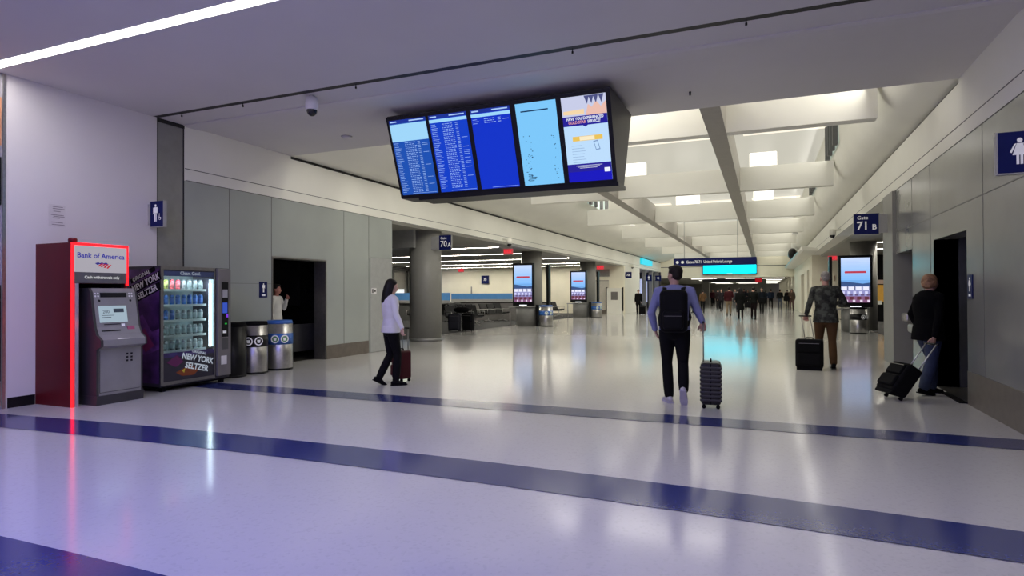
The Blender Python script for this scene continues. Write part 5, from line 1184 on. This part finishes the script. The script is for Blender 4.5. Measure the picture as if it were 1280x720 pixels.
# ---- lady in black entering right restroom
lady, s = person('woman with short fair hair in a black coat and jeans turning into the right restroom', 2.10, 10.0, -62, 1.66,
    dict(le=(-0.25, -0.06, 1.17), lw=(-0.20, 0.02, 0.93), re=(0.26, -0.05, 1.15), rw=(0.27, -0.13, 0.85), rwd=(0, -0.25, -0.9), rwn=(-1, 0, 0), lwd=(0, 0.2, -0.9),
         lk=(-0.09, 0.14, 0.51), la=(-0.09, 0.12, 0.085), rk=(0.09, -0.02, 0.49), ra=(0.09, -0.15, 0.10), rf=(0, -10), hyaw=-6, hpitch=0, lean=0.05),
    mat('skin_lady', (0.46, 0.27, 0.2), 0.5), mat('black_coat', (0.003, 0.003, 0.004), 0.9, spec=0.06, bump=0.25), mat('dark_jeans', (0.022, 0.035, 0.085), 0.8, var=0.25, scale=10), M_blackm,
    mat('fair_hair', (0.26, 0.135, 0.07), 0.6, var=0.35, scale=40, bump=0.4), 'bob', coat=0.14, bulk=1.32, hips=0.95, grip=(0.3, 0.9))
suitcase('black suitcase with two silver bars tilted behind the woman in the black coat', 1.50, 9.32, -67, 0.37, 0.22, 0.47, 'soft', M_blackm, 0.42, 2, -36, z=0.055, wheels=2, barm=mat('bar_silver', (0.55, 0.55, 0.57), 0.35, 0.6), barx=0.10)

# ---- person inside the left restroom
person('person in a white printed top in the dark left restroom doorway', -9.35, 9.72, -70, 1.63, dict(le=(-0.24, 0.08, 1.2), lw=(-0.1, 0.2, 1.42)), mat('skin_rr', (0.40, 0.16, 0.12), 0.5),
       mat('printed_top', (0.62, 0.62, 0.60), 0.8), M_trs, None, H_dark, 'short', voxel=0.014)

# ---- the crowd further down the corridor
def wpose(k):
    return [dict(lk=(-0.09, 0.10, 0.51), la=(-0.09, 0.16, 0.09), rk=(0.09, -0.02, 0.49), ra=(0.09, -0.2, 0.13), rf=(0, -25), le=(-0.24, -0.08, 1.15), lw=(-0.25, -0.05, 0.9), re=(0.24, 0.02, 1.15), rw=(0.25, 0.14, 0.92)),
            dict(), dict(rk=(0.09, 0.10, 0.51), ra=(0.09, 0.14, 0.09), lk=(-0.09, -0.02, 0.49), la=(-0.09, -0.16, 0.12), lf=(0, -20), re=(0.26, -0.02, 1.15), rw=(0.12, 0.15, 1.12))][k]
C = lambda n, c: mat(n, tuple(v*0.6 for v in c), 0.85, spec=0.1)
blk = C('crowd_black', (0.012, 0.012, 0.014)); hd = H_dark
CR = [(-4.60, 44.3, 150, 1.62, 0, C('crowd_coal', (0.02, 0.02, 0.024)), blk, 0.25, 'person in a dark coat at the left edge of the crowd'),
      (-3.90, 43.6, 10, 1.60, 2, C('crowd_tan', (0.16, 0.09, 0.045)), blk, 0.0, 'person in a tan brown jacket just right of the blue shirt sleeve'),
      (-6.2, 82, 0, 1.65, 1, blk, blk, 0.2, 'small distant dark figure with a suitcase in front of the square column'),
      (-4.21, 63.0, 0, 1.80, 0, C('crowd_black2', (0.02, 0.018, 0.018)), blk, 0.12, 'person in a dark jacket walking ahead of the maroon jacket'),
      (-2.01, 39.5, 0, 1.76, 2, C('crowd_maroon', (0.065, 0.014, 0.018)), C('crowd_khaki', (0.30, 0.23, 0.15)), 0.05, 'person in a maroon jacket and khaki trousers in the crowd'),
      (-1.17, 34.4, -5, 1.66, 1, C('crowd_black3', (0.009, 0.010, 0.010)), blk, 0.42, 'person in a long black coat below the cyan screen'),
      (-0.52, 34.5, 5, 1.70, 0, C('crowd_black4', (0.014, 0.015, 0.014)), C('crowd_maroonblack', (0.02, 0.012, 0.014)), 0.05, 'person in a black jacket with a shoulder bag right of the long black coat'),
      (-2.33, 56, 180, 1.72, 1, C('crowd_grey', (0.26, 0.25, 0.26)), C('crowd_slate', (0.10, 0.10, 0.12)), 0.0, 'person in a pale grey top between the maroon jacket and the long black coat'),
      (-1.44, 62.0, 170, 1.66, 2, C('crowd_navy', (0.02, 0.025, 0.04)), blk, 0.1, 'dark dressed person half hidden between the two black coats'),
      (-1.9, 66.0, 160, 1.78, 1, C('crowd_plum', (0.05, 0.03, 0.045)), blk, 0.1, 'tall distant person behind the maroon jacket'),
      (-3.4, 70.0, 185, 1.75, 0, C('crowd_dusk', (0.06, 0.05, 0.06)), blk, 0.1, 'distant person in dusky clothes left of the maroon jacket'),
      (0.16, 72.0, 0, 1.60, 2, C('crowd_blue', (0.03, 0.05, 0.09)), blk, 0.1, 'distant person in a dark blue jacket by the right square column'),
      (1.25, 56.9, 0, 1.67, 0, blk, C('crowd_bluegrey', (0.11, 0.13, 0.18)), 0.0, 'person in a black top and blue grey trousers on the right side of the corridor'),
      (1.95, 51.1, 175, 1.68, 2, C('crowd_brown', (0.13, 0.09, 0.07)), C('crowd_rose', (0.20, 0.12, 0.12)), 0.1, 'person in brown with dark hair beside the right corridor doors'),
      (-7.66, 40.1, 170, 1.64, 1, C('crowd_black5', (0.010, 0.010, 0.011)), blk, 0.25, 'person in black standing with bags by the cream pier on the left'),
      (-4.9, 66, 175, 1.7, 1, C('crowd_wine', (0.08, 0.02, 0.03)), blk, 0.0, 'distant person in wine red left of the leading dark jacket'),
      (-0.9, 78, 10, 1.7, 0, blk, blk, 0.1, 'farthest dark figure seen between the crowd and the right square column'),
      (-3.0, 48.5, 175, 1.70, 0, C('crowd_x1', (0.03, 0.025, 0.03)), blk, 0.1, 'dark clothed person just left of the maroon jacket, walking this way'),
      (-1.75, 47.0, 5, 1.66, 2, C('crowd_x2', (0.04, 0.04, 0.05)), C('crowd_x3', (0.05, 0.05, 0.07)), 0.1, 'person in charcoal partly behind the maroon jacket'),
      (-0.15, 44.0, 180, 1.72, 0, C('crowd_x4', (0.015, 0.02, 0.03)), blk, 0.1, 'dark figure directly behind the wide shoulder bag'),
      (0.55, 58.0, 10, 1.70, 1, C('crowd_x5', (0.02, 0.03, 0.06)), blk, 0.0, 'person in deep navy right of the shoulder bag'),
      (-3.6, 54.0, 0, 1.74, 2, C('crowd_x6', (0.03, 0.02, 0.02)), blk, 0.1, 'dark figure ahead of the maroon jacket, slightly left'),
      (-0.85, 52.0, 175, 1.64, 0, C('crowd_x7', (0.14, 0.13, 0.12)), blk, 0.1, 'person in a taupe top seen between the two black coats'),
      (2.0, 62.0, 0, 1.66, 1, blk, blk, 0.1, 'distant dark figure close to the right corridor wall'),
      (-13.1, 33.9, 180, 1.70, 1, C('agent_dark', (0.02, 0.02, 0.025)), blk, 0.1, 'lounge agent in dark clothes standing at the right end of the blue glass counter')]
for i, (x, y, rz, h, k, tp, bt, ct, lab) in enumerate(CR):
    person(lab, x, y, rz+((i*37) % 13-6), h, wpose(k), SKIN, tp, bt, M_blackm, [hd, H_blk][i % 2], 'long' if i in (5, 0, 13, 8) else 'short', coat=ct, voxel=0.022, fingers=False)
def bag(x, y, z, w_, d, h, m, label, strap=0.5):
    t = thing('shoulder_bag', label, 'bag', (x, y, z))
    b = MB(); b.bbox(-w_/2, w_/2, -d/2, d/2, 0, h, min(w_, d)*0.25, 3); b.build('bag_body', m, t)
    b = MB(); b.tube([(-w_*0.3, 0, h*0.95), (-w_*0.2, 0, h+strap*0.6), (0, 0, h+strap), (w_*0.2, 0, h+strap*0.6), (w_*0.3, 0, h*0.95)], 0.012); b.build('strap', m, t)
bag(-0.80, 34.15, 0.62, 0.30, 0.16, 0.30, M_blackm, 'black bag carried at the side of the long black coat', 0.45)
bag(-0.10, 34.35, 0.85, 0.42, 0.2, 0.30, M_blackm, 'wide black shoulder bag on the person right of the long black coat', 0.4)
bag(1.58, 50.78, 0.75, 0.42, 0.25, 0.40, M_blackm, 'black bag held by the person in brown beside the right corridor doors', 0.3)
suitcase('small black suitcase at the feet of the person in black by the cream pier', -7.35, 39.75, 20, 0.42, 0.26, 0.6, 'soft', M_blackm, 0.3)
suitcase('distant black suitcase beside the small figure in front of the square column', -6.0, 81.2, 0, 0.45, 0.3, 0.65, 'soft', M_blackm, 0.3)
# luggage pile right of the big column
suitcase('black suitcase with a navy lower half standing nearer the big round column', -10.75, 20.2, 15, 0.46, 0.30, 0.66, 'soft', mat('case_nightblue', (0.010, 0.010, 0.022), 0.6), 0.0, 2)
suitcase('black suitcase with a handle standing right of the navy toned suitcase', -10.25, 20.35, 5, 0.42, 0.28, 0.68, 'soft', M_blackm, 0.16, 2)
t = thing('duffel_bag', 'black duffel bag lying on top of the two suitcases by the big column', 'bag', (-10.5, 20.28, 0.70))
b = MB(); b.ell((0, 0, 0.11), (0.34, 0.16, 0.12), 20, 12); b.build('bag_body', M_blackm, t)
b = MB(); b.tube([(-0.12, -0.1, 0.18), (-0.08, -0.05, 0.27), (0.08, -0.05, 0.27), (0.12, -0.1, 0.18)], 0.012); b.build('strap', M_blackm, t)
